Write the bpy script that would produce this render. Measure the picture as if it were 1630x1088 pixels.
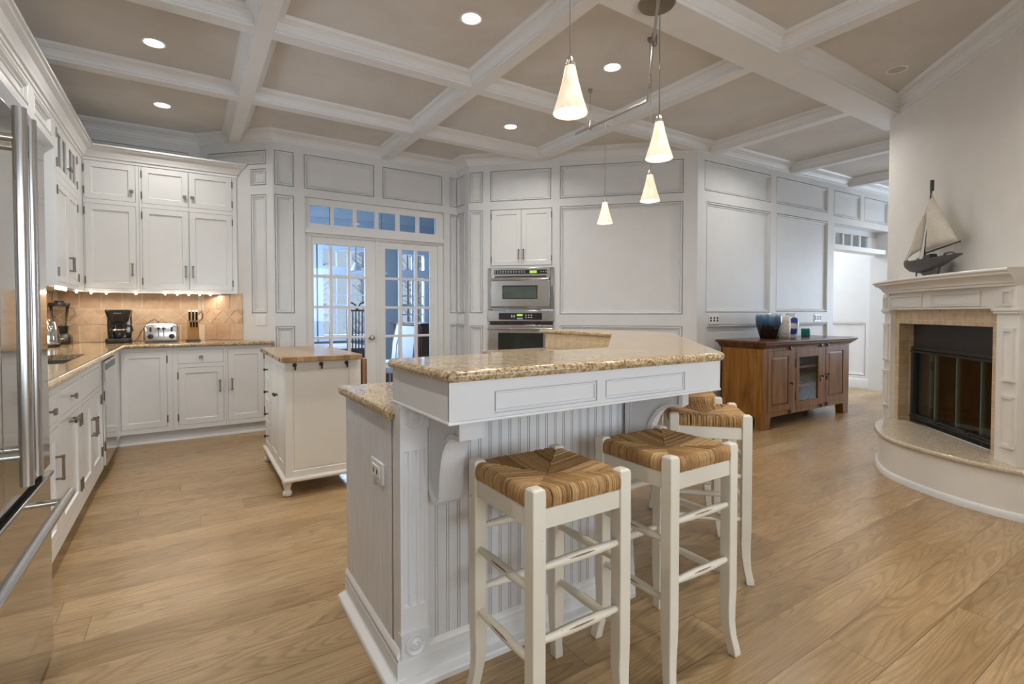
import bpy, bmesh, math, random
from mathutils import Vector, Matrix
random.seed(7)
for o in list(bpy.data.objects):
    bpy.data.objects.remove(o)
SC = bpy.context.scene
COL = SC.collection
R = math.radians
PI = math.pi

# light levels
EXPOSURE = -0.12
P_SOUTH, P_EAST, P_HALL, P_DINE, P_SINK = 112, 115, 75, 3600, 22
P_CAN, P_PEND, P_UNDER = 11.5, 6, 4.5

# ------------------------------------------------------------------ camera
cd = bpy.data.cameras.new('camera')
cam = bpy.data.objects.new('camera', cd)
COL.objects.link(cam)
cam.location = (0, 0, 1.21)
cam.rotation_euler = (R(90 - 1.3), 0, R(-32.8))
cd.sensor_width = 36
cd.lens = 802 / 1630 * 36
cd.shift_y = -0.01706
cd.clip_start = 0.02
SC.camera = cam

# ------------------------------------------------------------------ view, world
SC.view_settings.view_transform = 'Standard'
SC.view_settings.look = 'None'
SC.view_settings.gamma = 1
SC.view_settings.use_curve_mapping = False
SC.view_settings.exposure = EXPOSURE
SC.cycles.use_denoising = True
SC.cycles.max_bounces = 8
SC.cycles.diffuse_bounces = 5
SC.cycles.glossy_bounces = 5
SC.cycles.transmission_bounces = 6
SC.cycles.transparent_max_bounces = 12
SC.cycles.caustics_reflective = False
SC.cycles.caustics_refractive = False
SC.cycles.sample_clamp_indirect = 4
W = bpy.data.worlds.new('sky')
SC.world = W
W.use_nodes = True
bg = W.node_tree.nodes['Background']
bg.inputs[0].default_value = (0.72, 0.85, 1.0, 1)
bg.inputs[1].default_value = 0.85

def area(name, loc, rot, sx, sy, power, col, spread=180, shape='RECTANGLE'):
    l = bpy.data.lights.new(name, 'AREA')
    l.shape = shape
    l.size = sx
    l.size_y = sy
    l.energy = power
    l.color = col
    l.spread = R(spread)
    o = bpy.data.objects.new(name, l)
    o.location = loc
    o.rotation_euler = rot
    COL.objects.link(o)
    return o
DAY = (0.80, 0.89, 1.0)
# daylight through the windows of the parts of the house behind and beside the camera
area('daylight_south', (1.9, -3.1, 1.55), (R(90), 0, 0), 4.6, 1.8, P_SOUTH, (0.84, 0.92, 1.0))
area('daylight_east', (10.9, 1.4, 1.5), (0, R(90), 0), 1.8, 2.4, P_EAST, (0.68, 0.82, 1.0))
area('hall_fill', (8.2, 5.2, 2.98), (0, 0, 0), 1.2, 1.4, P_HALL, DAY)  # fill lamp added under the hall ceiling to brighten it, no window there
area('daylight_dining', (2.4, 10.4, 3.7), (R(-60), 0, 0), 3.6, 2.0, P_DINE, (0.60, 0.77, 1.0))
area('daylight_dining_side', (.72, 7.6, 1.6), (0, R(-90), 0), 1.3, 1.3, P_DINE * .03, (0.62, 0.78, 1.0))

# ------------------------------------------------------------------ materials
def lin(c):
    c = c / 255
    return c / 12.92 if c <= .04045 else ((c + .055) / 1.055) ** 2.4
def rgb(r, g, b):
    return (lin(r), lin(g), lin(b), 1)
class NT:
    def __init__(s, name):
        s.m = bpy.data.materials.new(name)
        s.m.use_nodes = True
        s.t = s.m.node_tree
        s.b = s.t.nodes['Principled BSDF']
    def n(s, typ, **kw):
        x = s.t.nodes.new('ShaderNode' + typ)
        for k, v in kw.items():
            if k.startswith('i_'):
                x.inputs[k[2:].replace('_', ' ')].default_value = v
            else:
                setattr(x, k, v)
        return x
    def l(s, a, b):
        s.t.links.new(a, b)
    def co(s, scale=(1, 1, 1), rot=(0, 0, 0), kind='Object'):
        c = s.n('TexCoord')
        m = s.n('Mapping')
        m.inputs['Scale'].default_value = scale
        m.inputs['Rotation'].default_value = rot
        s.l(c.outputs[kind], m.inputs[0])
        return m.outputs[0]
    def noise(s, vec, scale, detail=4, rough=.55, dist=0):
        x = s.n('TexNoise')
        x.inputs['Scale'].default_value = scale
        x.inputs['Detail'].default_value = detail
        x.inputs['Roughness'].default_value = rough
        x.inputs['Distortion'].default_value = dist
        s.l(vec, x.inputs['Vector'])
        return x.outputs['Fac']
    def ramp(s, fac, stops, interp='LINEAR'):
        x = s.n('ValToRGB')
        x.color_ramp.interpolation = interp
        e = x.color_ramp.elements
        while len(e) < len(stops):
            e.new(.5)
        for i, (p, c) in enumerate(stops):
            e[i].position = p
            e[i].color = c if len(c) == 4 else (*c, 1)
        s.l(fac, x.inputs[0])
        return x.outputs[0]
    def mix(s, fac, a, b, typ='MIX'):
        x = s.n('Mix', data_type='RGBA', blend_type=typ)
        for sock, v in ((x.inputs[0], fac), (x.inputs[6], a), (x.inputs[7], b)):
            if hasattr(v, 'links'):
                s.l(v, sock)
            else:
                sock.default_value = v
        return x.outputs[2]
    def math(s, op, a, b=0):
        x = s.n('Math', operation=op)
        for sock, v in ((x.inputs[0], a), (x.inputs[1], b)):
            if hasattr(v, 'links'):
                s.l(v, sock)
            else:
                sock.default_value = v
        return x.outputs[0]
    def bump(s, h, strength=.2, dist=.01):
        x = s.n('Bump')
        x.inputs['Strength'].default_value = strength
        x.inputs['Distance'].default_value = dist
        s.l(h, x.inputs['Height'])
        s.l(x.outputs[0], s.b.inputs['Normal'])
    def set(s, **kw):
        for k, v in kw.items():
            s.b.inputs[k.replace('_', ' ')].default_value = v
        return s

def paint(name, col, rough=.45, var=.04, sc=6, metal=0, **kw):
    t = NT(name)
    f = t.noise(t.co(), sc, 3)
    c = t.ramp(f, [(.3, tuple(x * (1 - var) for x in col[:3])), (.7, tuple(min(1, x * (1 + var)) for x in col[:3]))])
    t.l(c, t.b.inputs['Base Color'])
    t.set(Roughness=rough, Metallic=metal, **kw)
    return t.m
def glow(name, col, strength):
    t = NT(name)
    f = t.noise(t.co(), 3, 1)
    c = t.ramp(f, [(0, tuple(x * .97 for x in col)), (1, col)])
    t.l(c, t.b.inputs['Emission Color'])
    t.set(Base_Color=(*col, 1), Emission_Strength=strength, Roughness=.4)
    return t.m
M = {}
M['white'] = paint('white_trim_paint', (.76, .755, .745), .38, .02)
M['wallpanel'] = paint('white_wall_paint', (.70, .70, .695), .42, .02)
M['cab'] = paint('white_cabinet_paint', (.77, .768, .755), .22, .015)
M['islandpaint'] = paint('grey_white_island_paint', (.72, .72, .725), .3, .02)
M['cream'] = paint('cream_cart_paint', (.76, .725, .655), .3, .02)
M['mantelpaint'] = paint('cream_white_mantel_paint', (.80, .765, .70), .4, .02)
M['drywall'] = paint('off_white_drywall', (.78, .745, .69), .7, .02)
M['plastic_white'] = paint('white_plastic', (.82, .81, .79), .3, .01)
M['black'] = paint('black_plastic', (.018, .017, .017), .28, .1)
M['blackmetal'] = paint('black_metal', (.025, .022, .02), .35, .15)
M['bronze'] = paint('dark_bronze', (.06, .045, .033), .4, .2, 30, .6)
M['pewter'] = paint('pewter_hardware', (.24, .205, .165), .36, .1, 20, .9)
M['nickel'] = paint('brushed_nickel', (.52, .48, .42), .3, .05, 20, 1)
M['chrome'] = paint('polished_steel', (.60, .59, .575), .17, .03, 8, 1)
M['grout'] = paint('cream_grout', (.78, .68, .54), .8)
M['gap'] = paint('dark_recess', (.03, .028, .026), .8)
M['bluewall'] = paint('blue_grey_wall_paint', (.21, .265, .32), .6, .03)
M['blueceil'] = paint('pale_blue_ceiling', (.60, .70, .80), .7, .03)
M['fabricgrey'] = paint('pale_grey_upholstery', (.55, .60, .66), .9, .06, 60)
M['redwood'] = paint('red_brown_stained_wood', (.14, .035, .022), .35, .3, 12)
M['darkwood'] = paint('dark_espresso_wood', (.045, .028, .022), .3, .25, 12)
M['sail'] = paint('cream_sailcloth', (.72, .66, .55), .85, .06, 20)
M['hull'] = paint('weathered_grey_hull', (.085, .075, .07), .55, .2, 25)
M['rope'] = paint('tan_rope', (.38, .28, .18), .8, .1, 40)
M['teal'] = paint('teal_candle_glass', (.03, .27, .23), .25, .2, 30)
M['soil'] = paint('frosty_ground', (.55, .57, .6), .9, .1, 3)
M['bark'] = paint('grey_bark', (.20, .18, .17), .9, .3, 12)
M['canopy'] = paint('brushed_bronze_canopy', (.22, .17, .115), .4, .08, 20, .7)
M['can'] = glow('recessed_lamp_glow', (1.0, .96, .90), 14)
M['bulb'] = glow('warm_bulb_glow', (1.0, .86, .62), 30)
M['led'] = glow('under_cabinet_bulb_glow', (1.0, .88, .68), 40)
M['display'] = glow('green_display_glow', (.35, .62, .08), .8)

def mk_ceiling():
    t = NT('taupe_brushed_ceiling')
    v = t.co((1, 1, 1))
    f = t.noise(v, 1.6, 5, .6, .6)
    c = t.ramp(f, [(.25, (.565, .54, .51)), (.75, (.685, .662, .632))])
    t.l(c, t.b.inputs['Base Color'])
    t.set(Roughness=.75)
    return t.m
M['ceil'] = mk_ceiling()

def mk_floor():
    t = NT('oak_plank_floor')
    co0 = t.n('TexCoord').outputs['Object']
    sep = t.n('SeparateXYZ'); t.l(co0, sep.inputs[0])
    row = t.math('FLOOR', t.math('DIVIDE', sep.outputs[1], .185))
    wn = t.n('TexWhiteNoise', noise_dimensions='1D'); t.l(row, wn.inputs['W'])
    cmb = t.n('CombineXYZ')
    t.l(t.math('ADD', sep.outputs[0], t.math('MULTIPLY', wn.outputs['Value'], 2.6)), cmb.inputs[0])
    t.l(sep.outputs[1], cmb.inputs[1]); t.l(sep.outputs[2], cmb.inputs[2])
    co = cmb.outputs[0]
    br = t.n('TexBrick', offset=0)
    for k, v in (('Scale', 1), ('Mortar Size', .0014), ('Mortar Smooth', .1), ('Bias', 0), ('Brick Width', 2.6), ('Row Height', .185)):
        br.inputs[k].default_value = v
    br.inputs['Color1'].default_value = (0, 0, 0, 1)
    br.inputs['Color2'].default_value = (1, 1, 1, 1)
    br.inputs['Mortar'].default_value = (.5, .5, .5, 1)
    t.l(co, br.inputs['Vector'])
    pid = br.outputs['Color']
    off = t.n('VectorMath', operation='SCALE')
    off.inputs['Scale'].default_value = 17.3
    t.l(pid, off.inputs[0])
    add = t.n('VectorMath', operation='ADD')
    t.l(co, add.inputs[0]); t.l(off.outputs[0], add.inputs[1])
    st = t.n('Mapping'); st.inputs['Scale'].default_value = (.62, 4.6, 1)
    t.l(add.outputs[0], st.inputs[0])
    fld = t.noise(st.outputs[0], .9, 2.2, .5)
    ring = t.math('FRACT', t.math('MULTIPLY', fld, 30.0))
    st2 = t.n('Mapping'); st2.inputs['Scale'].default_value = (3.2, 85, 1)
    t.l(add.outputs[0], st2.inputs[0])
    fine = t.noise(st2.outputs[0], 1.2, 5, .65)
    st3 = t.n('Mapping'); st3.inputs['Scale'].default_value = (.8, 3, 1)
    t.l(add.outputs[0], st3.inputs[0])
    tone = t.noise(st3.outputs[0], 1.3, 3, .5)
    c = t.ramp(tone, [(.25, (.315, .198, .088)), (.52, (.43, .290, .148)), (.8, (.52, .375, .215))])
    g = t.ramp(ring, [(0, (.68, .65, .60)), (.25, (.87, .86, .84)), (.55, (1.04, 1.04, 1.04)), (.9, (1.0, 1.0, 1.0)), (1, (.74, .71, .66))])
    c = t.mix(.8, c, g, 'MULTIPLY')
    g2 = t.ramp(fine, [(.34, (.74, .72, .69)), (.58, (1.03, 1.03, 1.03))])
    c = t.mix(.8, c, g2, 'MULTIPLY')
    pt = t.ramp(pid, [(0, (.86, .85, .83)), (.5, (1, 1, 1)), (1, (1.06, 1.05, 1.04))])
    c = t.mix(1, c, pt, 'MULTIPLY')
    c = t.mix(br.outputs['Fac'], c, (.14, .08, .04, 1))
    t.l(c, t.b.inputs['Base Color'])
    rr = t.ramp(fine, [(.2, (.34, .34, .34)), (.8, (.24, .24, .24))])
    t.l(rr, t.b.inputs['Roughness'])
    t.bump(ring, .03, .002)
    return t.m
M['floor'] = mk_floor()

def mk_wood(name, dark, mid, light, axis, rough=.3, sc=1.0, knots=True):
    t = NT(name)
    s = [14, 14, 14]; s[axis] = 1.0
    v = t.co(tuple(x * sc for x in s))
    f = t.noise(v, 1.3, 6, .62, .9)
    c = t.ramp(f, [(.25, dark), (.52, mid), (.78, light)])
    s2 = [70, 70, 70]; s2[axis] = 2.5
    f2 = t.noise(t.co(tuple(x * sc for x in s2)), 1, 3)
    g = t.ramp(f2, [(.3, (.72, .72, .72)), (.65, (1, 1, 1))])
    c = t.mix(.7, c, g, 'MULTIPLY')
    t.l(c, t.b.inputs['Base Color'])
    t.set(Roughness=rough, Specular_IOR_Level=.18)
    return t.m
WD = ((.12, .045, .008), (.29, .125, .026), (.44, .225, .06))
M['walnut_z'] = mk_wood('brown_console_wood_upright', *WD, 2, .42)
M['walnut_x'] = mk_wood('brown_console_wood_lengthwise', *WD, 0)
M['walnut_top'] = mk_wood('dark_console_top_wood', (.06, .024, .010), (.13, .055, .02), (.21, .10, .038), 0, .22)
M['knifewood'] = mk_wood('honey_beech_block', (.34, .17, .05), (.50, .27, .09), (.60, .36, .14), 2)

def mk_butcher():
    t = NT('butcher_block_top')
    sp_ = t.n('SeparateXYZ'); t.l(t.n('TexCoord').outputs['Object'], sp_.inputs[0])
    cb_ = t.n('CombineXYZ'); t.l(sp_.outputs[1], cb_.inputs[0]); t.l(sp_.outputs[0], cb_.inputs[1]); co = cb_.outputs[0]
    br = t.n('TexBrick', offset=.5)
    for k, v in (('Scale', 1), ('Mortar Size', .0008), ('Bias', 0), ('Brick Width', .5), ('Row Height', .042)):
        br.inputs[k].default_value = v
    br.inputs['Color1'].default_value = (.27, .14, .05, 1)
    br.inputs['Color2'].default_value = (.47, .30, .14, 1)
    br.inputs['Mortar'].default_value = (.22, .11, .04, 1)
    t.l(co, br.inputs['Vector'])
    f = t.noise(t.co((40, 2, 40)), 1.2, 5)
    g = t.ramp(f, [(.3, (.7, .68, .64)), (.7, (1, 1, 1))])
    t.l(t.mix(.8, br.outputs[0], g, 'MULTIPLY'), t.b.inputs['Base Color'])
    t.set(Roughness=.22)
    return t.m
M['butcher'] = mk_butcher()

def mk_granite(name, light=0.0, streak=(1, 1, 1)):
    t = NT(name)
    v = t.co(streak)
    n1 = t.noise(v, 15, 6, .7, .8)
    n2 = t.noise(v, 85, 4, .75)
    n3 = t.noise(v, 120, 2, .6)
    vo = t.n('TexVoronoi'); vo.inputs['Scale'].default_value = 170
    t.l(v, vo.inputs['Vector'])
    c = t.ramp(n1, [(.25, (.36, .25, .125)), (.45, (.56, .45, .285)), (.62, (.66, .57, .41)), (.8, (.60, .56, .47))])
    sp = t.ramp(n2, [(.38, (.12, .05, .016)), (.47, (.68, .52, .32)), (.56, (1, 1, 1)), (.72, (1.15, 1.12, 1.05))])
    c = t.mix(.85, c, sp, 'MULTIPLY')
    dk = t.ramp(n3, [(.33, (.16, .14, .13)), (.42, (1, 1, 1))])
    c = t.mix(.6, c, dk, 'MULTIPLY')
    vr = t.ramp(vo.outputs['Color'], [(0, (.8, .78, .74)), (1, (1.12, 1.1, 1.05))])
    c = t.mix(.6, c, vr, 'MULTIPLY')
    if light:
        c = t.mix(light, c, (.70, .63, .53, 1))
    t.l(c, t.b.inputs['Base Color'])
    t.set(Roughness=.11)
    return t.m
M['granite'] = mk_granite('gold_cream_granite')
M['granite2'] = mk_granite('pale_cream_granite', .5, (.6, 1.8, 1))

def mk_tile(name, cols, scale, width, height, mortar, axes='XZ', off=0.0, bump=True, rot=0):
    t = NT(name)
    g = t.n('TexCoord')
    sep = t.n('SeparateXYZ'); t.l(g.outputs['Object'], sep.inputs[0])
    cmb = t.n('CombineXYZ')
    if axes == 'SZ':        # along a wall that runs at 45 degrees
        a = t.math('ADD', sep.outputs[0], sep.outputs[1]); a = t.math('MULTIPLY', a, .7071)
    elif axes == 'DZ':
        a = t.math('SUBTRACT', sep.outputs[0], sep.outputs[1]); a = t.math('MULTIPLY', a, .7071)
    elif axes == 'YZ':
        a = sep.outputs[1]
    else:
        a = sep.outputs[0]
    t.l(a, cmb.inputs[0]); t.l(sep.outputs[2], cmb.inputs[1])
    br = t.n('TexBrick', offset=off)
    for k, v in (('Scale', scale), ('Mortar Size', mortar), ('Mortar Smooth', .2), ('Bias', 0), ('Brick Width', width), ('Row Height', height)):
        br.inputs[k].default_value = v
    br.inputs['Color1'].default_value = (*cols[0], 1)
    br.inputs['Color2'].default_value = (*cols[1], 1)
    br.inputs['Mortar'].default_value = (*cols[2], 1)
    t.l(cmb.outputs[0], br.inputs['Vector'])
    f = t.noise(t.co(), 22, 6, .65)
    m = t.ramp(f, [(.3, (.78, .74, .70)), (.65, (1.05, 1.05, 1.05))])
    t.l(t.mix(.8, br.outputs[0], m, 'MULTIPLY'), t.b.inputs['Base Color'])
    t.set(Roughness=.45)
    if bump:
        inv = t.math('SUBTRACT', 1, br.outputs['Fac'])
        t.bump(inv, .4, .004)
    return t.m
TC = ((.56, .39, .235), (.64, .47, .31), (.70, .60, .46))
M['tile'] = paint('tan_travertine', (.56, .385, .245), .5, .14, 18)
M['tile_b'] = paint('light_tan_travertine', (.61, .44, .295), .5, .13, 18)
FT = ((.60, .46, .27), (.68, .55, .35), (.72, .64, .48))
M['tile_bar'] = mk_tile('beige_bar_tile', FT, 1, .075, .075, .002, 'YZ')
M['tile_bar45'] = mk_tile('beige_bar_tile_angled', FT, 1, .075, .075, .002, 'SZ')
M['tile_fire'] = mk_tile('beige_fireplace_tile', ((.56, .42, .25), (.66, .52, .35), (.70, .60, .44)), 1, .055, .055, .0022, 'SZ', .0)
M['tile_jamb'] = mk_tile('tan_jamb_tile', ((.50, .36, .20), (.60, .46, .29), (.66, .56, .42)), 1, .13, .11, .0022, 'DZ', 0)
M['firebrick'] = mk_tile('sooty_firebrick', ((.24, .18, .14), (.33, .26, .20), (.28, .24, .20)), 1, .12, .07, .004, 'SZ', .5)

def mk_steel(name, axis, col=(.60, .575, .54), rough=.22):
    t = NT(name)
    s = [300, 300, 300]; s[axis] = 2
    f = t.noise(t.co(tuple(s)), 1, 2)
    rr = t.ramp(f, [(.2, (rough * .7,) * 3), (.8, (rough * 1.4,) * 3)])
    t.l(rr, t.b.inputs['Roughness'])
    t.set(Base_Color=(*col, 1), Metallic=1)
    return t.m
M['steel_z'] = mk_steel('stainless_steel_vertical', 2, (.58, .57, .55), .075)
M['steel_x'] = mk_steel('stainless_steel_horizontal', 0)

def mk_glass(name, col=(1, 1, 1), rough=0.0, ior=1.45, alpha_like=.9):
    t = NT(name)
    f = t.noise(t.co(), 4, 1)
    tr = t.n('BsdfTransparent')
    gl = t.n('BsdfGlossy')
    gl.inputs['Roughness'].default_value = rough
    c = t.ramp(f, [(0, col), (1, tuple(x * .985 for x in col))])
    t.l(c, tr.inputs['Color'])
    fr = t.n('Fresnel'); fr.inputs['IOR'].default_value = ior
    mx = t.n('MixShader')
    k = t.math('MULTIPLY', fr.outputs[0], alpha_like)
    t.l(k, mx.inputs[0]); t.l(tr.outputs[0], mx.inputs[1]); t.l(gl.outputs[0], mx.inputs[2])
    out = t.t.nodes['Material Output']
    t.l(mx.outputs[0], out.inputs['Surface'])
    return t.m
M['glass'] = mk_glass('clear_window_glass', (.97, .985, 1))
M['fireglass'] = mk_glass('smoky_fire_glass', (.84, .86, .83))
M['cabinetglass'] = mk_glass('clear_cabinet_glass', (.93, .95, .95), 0, 1.45, .12)
M['glassedge'] = paint('green_glass_edge', (.28, .42, .36), .15)
M['darkglass'] = paint('dark_oven_glass', (.03, .035, .033), .06, .1)
M['oven_window'] = paint('grey_green_oven_glass', (.10, .125, .115), .08, .1)
M['jarglass'] = mk_glass('clear_jar_glass', (.90, .90, .88), .02)

def mk_shade():
    t = NT('mottled_alabaster_glass')
    v = t.co((3, 3, 1))
    f = t.noise(v, 14, 5, .7)
    c = t.ramp(f, [(.3, (.80, .52, .32)), (.6, (.92, .76, .58)), (.8, (.96, .86, .72))])
    t.l(c, t.b.inputs['Base Color'])
    t.l(c, t.b.inputs['Emission Color'])
    t.set(Roughness=.4, Emission_Strength=.55)
    return t.m
M['shade'] = mk_shade()

def mk_distress():
    t = NT('distressed_cream_stool_paint')
    f = t.noise(t.co((9, 9, 3)), 5, 6, .7)
    f2 = t.noise(t.co(), 3, 2)
    c = t.ramp(f2, [(.3, (.70, .64, .52)), (.7, (.80, .75, .64))])
    k = t.ramp(f, [(.30, (1, 1, 1)), (.335, (0, 0, 0))])
    c = t.mix(k, c, (.24, .15, .09, 1))
    t.l(c, t.b.inputs['Base Color'])
    t.set(Roughness=.42)
    return t.m
M['stool'] = mk_distress()
M['scuff'] = paint('bare_brown_wood_scuff', (.25, .16, .11), .7, .3, 60)

def mk_rush():
    t = NT('woven_rush')
    a = t.n('VertexColor', layer_name='strand')
    f = t.noise(t.co((1, 1, 1)), 60, 4, .6)
    c = t.ramp(a.outputs[0], [(0, (.20, .09, .026)), (.45, (.44, .245, .09)), (1, (.66, .46, .22))])
    g = t.ramp(f, [(.3, (.72, .70, .66)), (.65, (1.05, 1.05, 1.05))])
    t.l(t.mix(.8, c, g, 'MULTIPLY'), t.b.inputs['Base Color'])
    t.set(Roughness=.55)
    return t.m
M['rush'] = mk_rush()

def mk_vase1():
    t = NT('blue_drip_glaze')
    g = t.n('TexCoord')
    sep = t.n('SeparateXYZ'); t.l(g.outputs['Object'], sep.inputs[0])
    f = t.noise(t.co((14, 14, 3)), 2.2, 4)
    h = t.math('ADD', sep.outputs[2], t.math('MULTIPLY', t.math('SUBTRACT', f, .5), .10))
    h = t.math('DIVIDE', h, .29)
    c = t.ramp(h, [(.0, (.012, .008, .008)), (.46, (.02, .012, .012)), (.52, (.02, .045, .10)), (.70, (.055, .12, .24)), (.86, (.10, .20, .33)), (.93, (.42, .50, .52)), (1, (.55, .58, .55))])
    t.l(c, t.b.inputs['Base Color'])
    t.set(Roughness=.16)
    return t.m
M['vase_blue'] = mk_vase1()
def mk_vase2():
    t = NT('cream_pattern_glaze')
    vo = t.n('TexVoronoi'); vo.inputs['Scale'].default_value = 62
    t.l(t.co((1, 1, .8)), vo.inputs['Vector'])
    c = t.ramp(vo.outputs['Distance'], [(.20, (.16, .13, .12)), (.36, (.74, .70, .62))])
    t.l(c, t.b.inputs['Base Color'])
    t.set(Roughness=.4)
    return t.m
M['vase_cream'] = mk_vase2()
def mk_vase3():
    t = NT('blue_and_white_band_glaze')
    g = t.n('TexCoord')
    sep = t.n('SeparateXYZ'); t.l(g.outputs['Object'], sep.inputs[0])
    f = t.noise(t.co(), 14, 4)
    h = t.math('ADD', t.math('MULTIPLY', sep.outputs[2], 15), t.math('MULTIPLY', f, .9))
    w = t.math('SINE', t.math('MULTIPLY', h, 6.283 * .5))
    w = t.math('ADD', t.math('MULTIPLY', w, .5), .5)
    c = t.ramp(w, [(.2, (.03, .06, .26)), (.45, (.10, .17, .40)), (.6, (.55, .60, .68)), (.8, (.72, .73, .74))])
    t.l(c, t.b.inputs['Base Color'])
    t.set(Roughness=.2)
    return t.m
M['vase_band'] = mk_vase3()

# ------------------------------------------------------------------ mesh builder
class Fr:
    """local frame on a wall: u along, v out of the wall, z up"""
    def __init__(s, o=(0, 0), d=(1, 0), n=(0, 1)):
        l = math.hypot(*d); s.d = (d[0] / l, d[1] / l)
        l = math.hypot(*n); s.n = (n[0] / l, n[1] / l)
        s.o = o
    def __call__(s, u, v, z):
        return (s.o[0] + u * s.d[0] + v * s.n[0], s.o[1] + u * s.d[1] + v * s.n[1], z)
ID = Fr()
class MB:
    def __init__(s, fr=ID):
        s.v = []; s.f = []; s.fr = fr; s.col = None
    def p(s, u, v, z):
        s.v.append(s.fr(u, v, z)); return len(s.v) - 1
    def w(s, c):
        s.v.append(tuple(c)); return len(s.v) - 1
    def q(s, *pts):
        s.f.append([s.p(*p) for p in pts]); return s
    def box(s, u0, u1, v0, v1, z0, z1):
        i = [s.p(u, v, z) for z in (z0, z1) for u, v in ((u0, v0), (u1, v0), (u1, v1), (u0, v1))]
        for f in ((3, 2, 1, 0), (4, 5, 6, 7), (0, 1, 5, 4), (1, 2, 6, 5), (2, 3, 7, 6), (3, 0, 4, 7)):
            s.f.append([i[k] for k in f])
        return s
    def prism(s, poly, z0, z1):
        n = len(poly)
        a = [s.p(x, y, z0) for x, y in poly]; b = [s.p(x, y, z1) for x, y in poly]
        s.f.append(a[::-1]); s.f.append(b)
        for k in range(n):
            j = (k + 1) % n
            s.f.append([a[k], a[j], b[j], b[k]])
        return s
    def extrude_profile(s, prof, u0, u1):
        """polygon in the (v, z) plane pushed along u"""
        n = len(prof)
        a = [s.p(u0, v, z) for v, z in prof]; b = [s.p(u1, v, z) for v, z in prof]
        s.f.append(a); s.f.append(b[::-1])
        for k in range(n):
            j = (k + 1) % n
            s.f.append([a[k], b[k], b[j], a[j]])
        return s
    def loft(s, rings, cap=True, closed=True):
        ids = [[s.w(c) for c in r] for r in rings]
        n = len(ids[0])
        for a, b in zip(ids, ids[1:]):
            for k in range(n if closed else n - 1):
                j = (k + 1) % n
                s.f.append([a[k], a[j], b[j], b[k]])
        if cap:
            s.f.append(ids[0][::-1]); s.f.append(ids[-1])
        return s
    def lathe(s, cx, cy, prof, seg=24, cap=True):
        """prof: (radius, z) from bottom to top, in the frame"""
        c = s.fr(cx, cy, 0)
        rings = [[(c[0] + max(r, 1e-4) * math.cos(2 * PI * k / seg), c[1] + max(r, 1e-4) * math.sin(2 * PI * k / seg), z) for k in range(seg)] for r, z in prof]
        return s.loft(rings, cap)
    def disc_axis(s, c, ax, prof, seg=16):
        """lathe round an arbitrary axis through world point c; prof (radius, distance along axis)"""
        ax = Vector(ax).normalized(); t = ax.orthogonal().normalized(); b = ax.cross(t)
        c = Vector(c)
        rings = [[c + ax * h + (t * math.cos(2 * PI * k / seg) + b * math.sin(2 * PI * k / seg)) * max(r, 1e-4) for k in range(seg)] for r, h in prof]
        return s.loft(rings)
    def tube(s, pts, r, seg=10, cap=True):
        """pts in world coordinates; r number or list"""
        pts = [Vector(p) for p in pts]; n = len(pts)
        rs = r if isinstance(r, (list, tuple)) else [r] * n
        rings = []; ref = None
        for i, p in enumerate(pts):
            d = (pts[min(i + 1, n - 1)] - pts[max(i - 1, 0)]).normalized()
            if ref is None:
                ref = d.orthogonal().normalized()
            t = (ref - d * ref.dot(d)).normalized(); b = d.cross(t); ref = t
            rings.append([p + (t * math.cos(2 * PI * k / seg) + b * math.sin(2 * PI * k / seg)) * rs[i] for k in range(seg)])
        return s.loft(rings, cap)
    def panel(s, u0, u1, z0, z1, prof, v=0.0):
        """rings of (inset, dv) from the edge of a rectangle inwards, last ring filled"""
        prev = None
        for ins, dv in prof:
            r = [s.p(u0 + ins, v + dv, z0 + ins), s.p(u1 - ins, v + dv, z0 + ins), s.p(u1 - ins, v + dv, z1 - ins), s.p(u0 + ins, v + dv, z1 - ins)]
            if prev:
                for k in range(4):
                    j = (k + 1) % 4
                    s.f.append([prev[k], prev[j], r[j], r[k]])
            prev = r
        s.f.append(prev)
        return s
    def cells(s, u0, u1, z0, z1, holes, v=0.0, back=None):
        """flat face with rectangular holes; hole edges run back to v=back"""
        us = sorted({u0, u1, *[h[0] for h in holes], *[h[1] for h in holes]})
        zs = sorted({z0, z1, *[h[2] for h in holes], *[h[3] for h in holes]})
        us = [u for u in us if u0 <= u <= u1]; zs = [z for z in zs if z0 <= z <= z1]
        for a, b in zip(us, us[1:]):
            for c, d in zip(zs, zs[1:]):
                mu, mz = (a + b) / 2, (c + d) / 2
                if any(h[0] < mu < h[1] and h[2] < mz < h[3] for h in holes):
                    continue
                s.q((a, v, c), (b, v, c), (b, v, d), (a, v, d))
        if back is not None:
            for h in holes:
                a, b, c, d = h[:4]
                s.q((a, v, c), (b, v, c), (b, back, c), (a, back, c)); s.q((a, v, d), (b, v, d), (b, back, d), (a, back, d))
                s.q((a, v, c), (a, v, d), (a, back, d), (a, back, c)); s.q((b, v, c), (b, v, d), (b, back, d), (b, back, c))
        return s
    def sweep(s, path, prof, closed=False, side=-1):
        """moulding: prof (out, z) carried along path (world x, y); out is to the right of the path for side=-1"""
        n = len(path); rings = []
        def nrm(a, b):
            dx, dy = b[0] - a[0], b[1] - a[1]; l = math.hypot(dx, dy)
            return (-dy / l * side, dx / l * side)
        for i, p in enumerate(path):
            ns = []
            if i > 0 or closed:
                ns.append(nrm(path[i - 1], p))
            if i < n - 1 or closed:
                ns.append(nrm(p, path[(i + 1) % n]))
            mx = sum(k[0] for k in ns) / len(ns); my = sum(k[1] for k in ns) / len(ns)
            l2 = mx * mx + my * my
            m = (mx / l2, my / l2)
            rings.append([(p[0] + m[0] * o, p[1] + m[1] * o, z) for o, z in prof])
        if closed:
            rings.append(rings[0])
        return s.loft(rings, cap=not closed)
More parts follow.
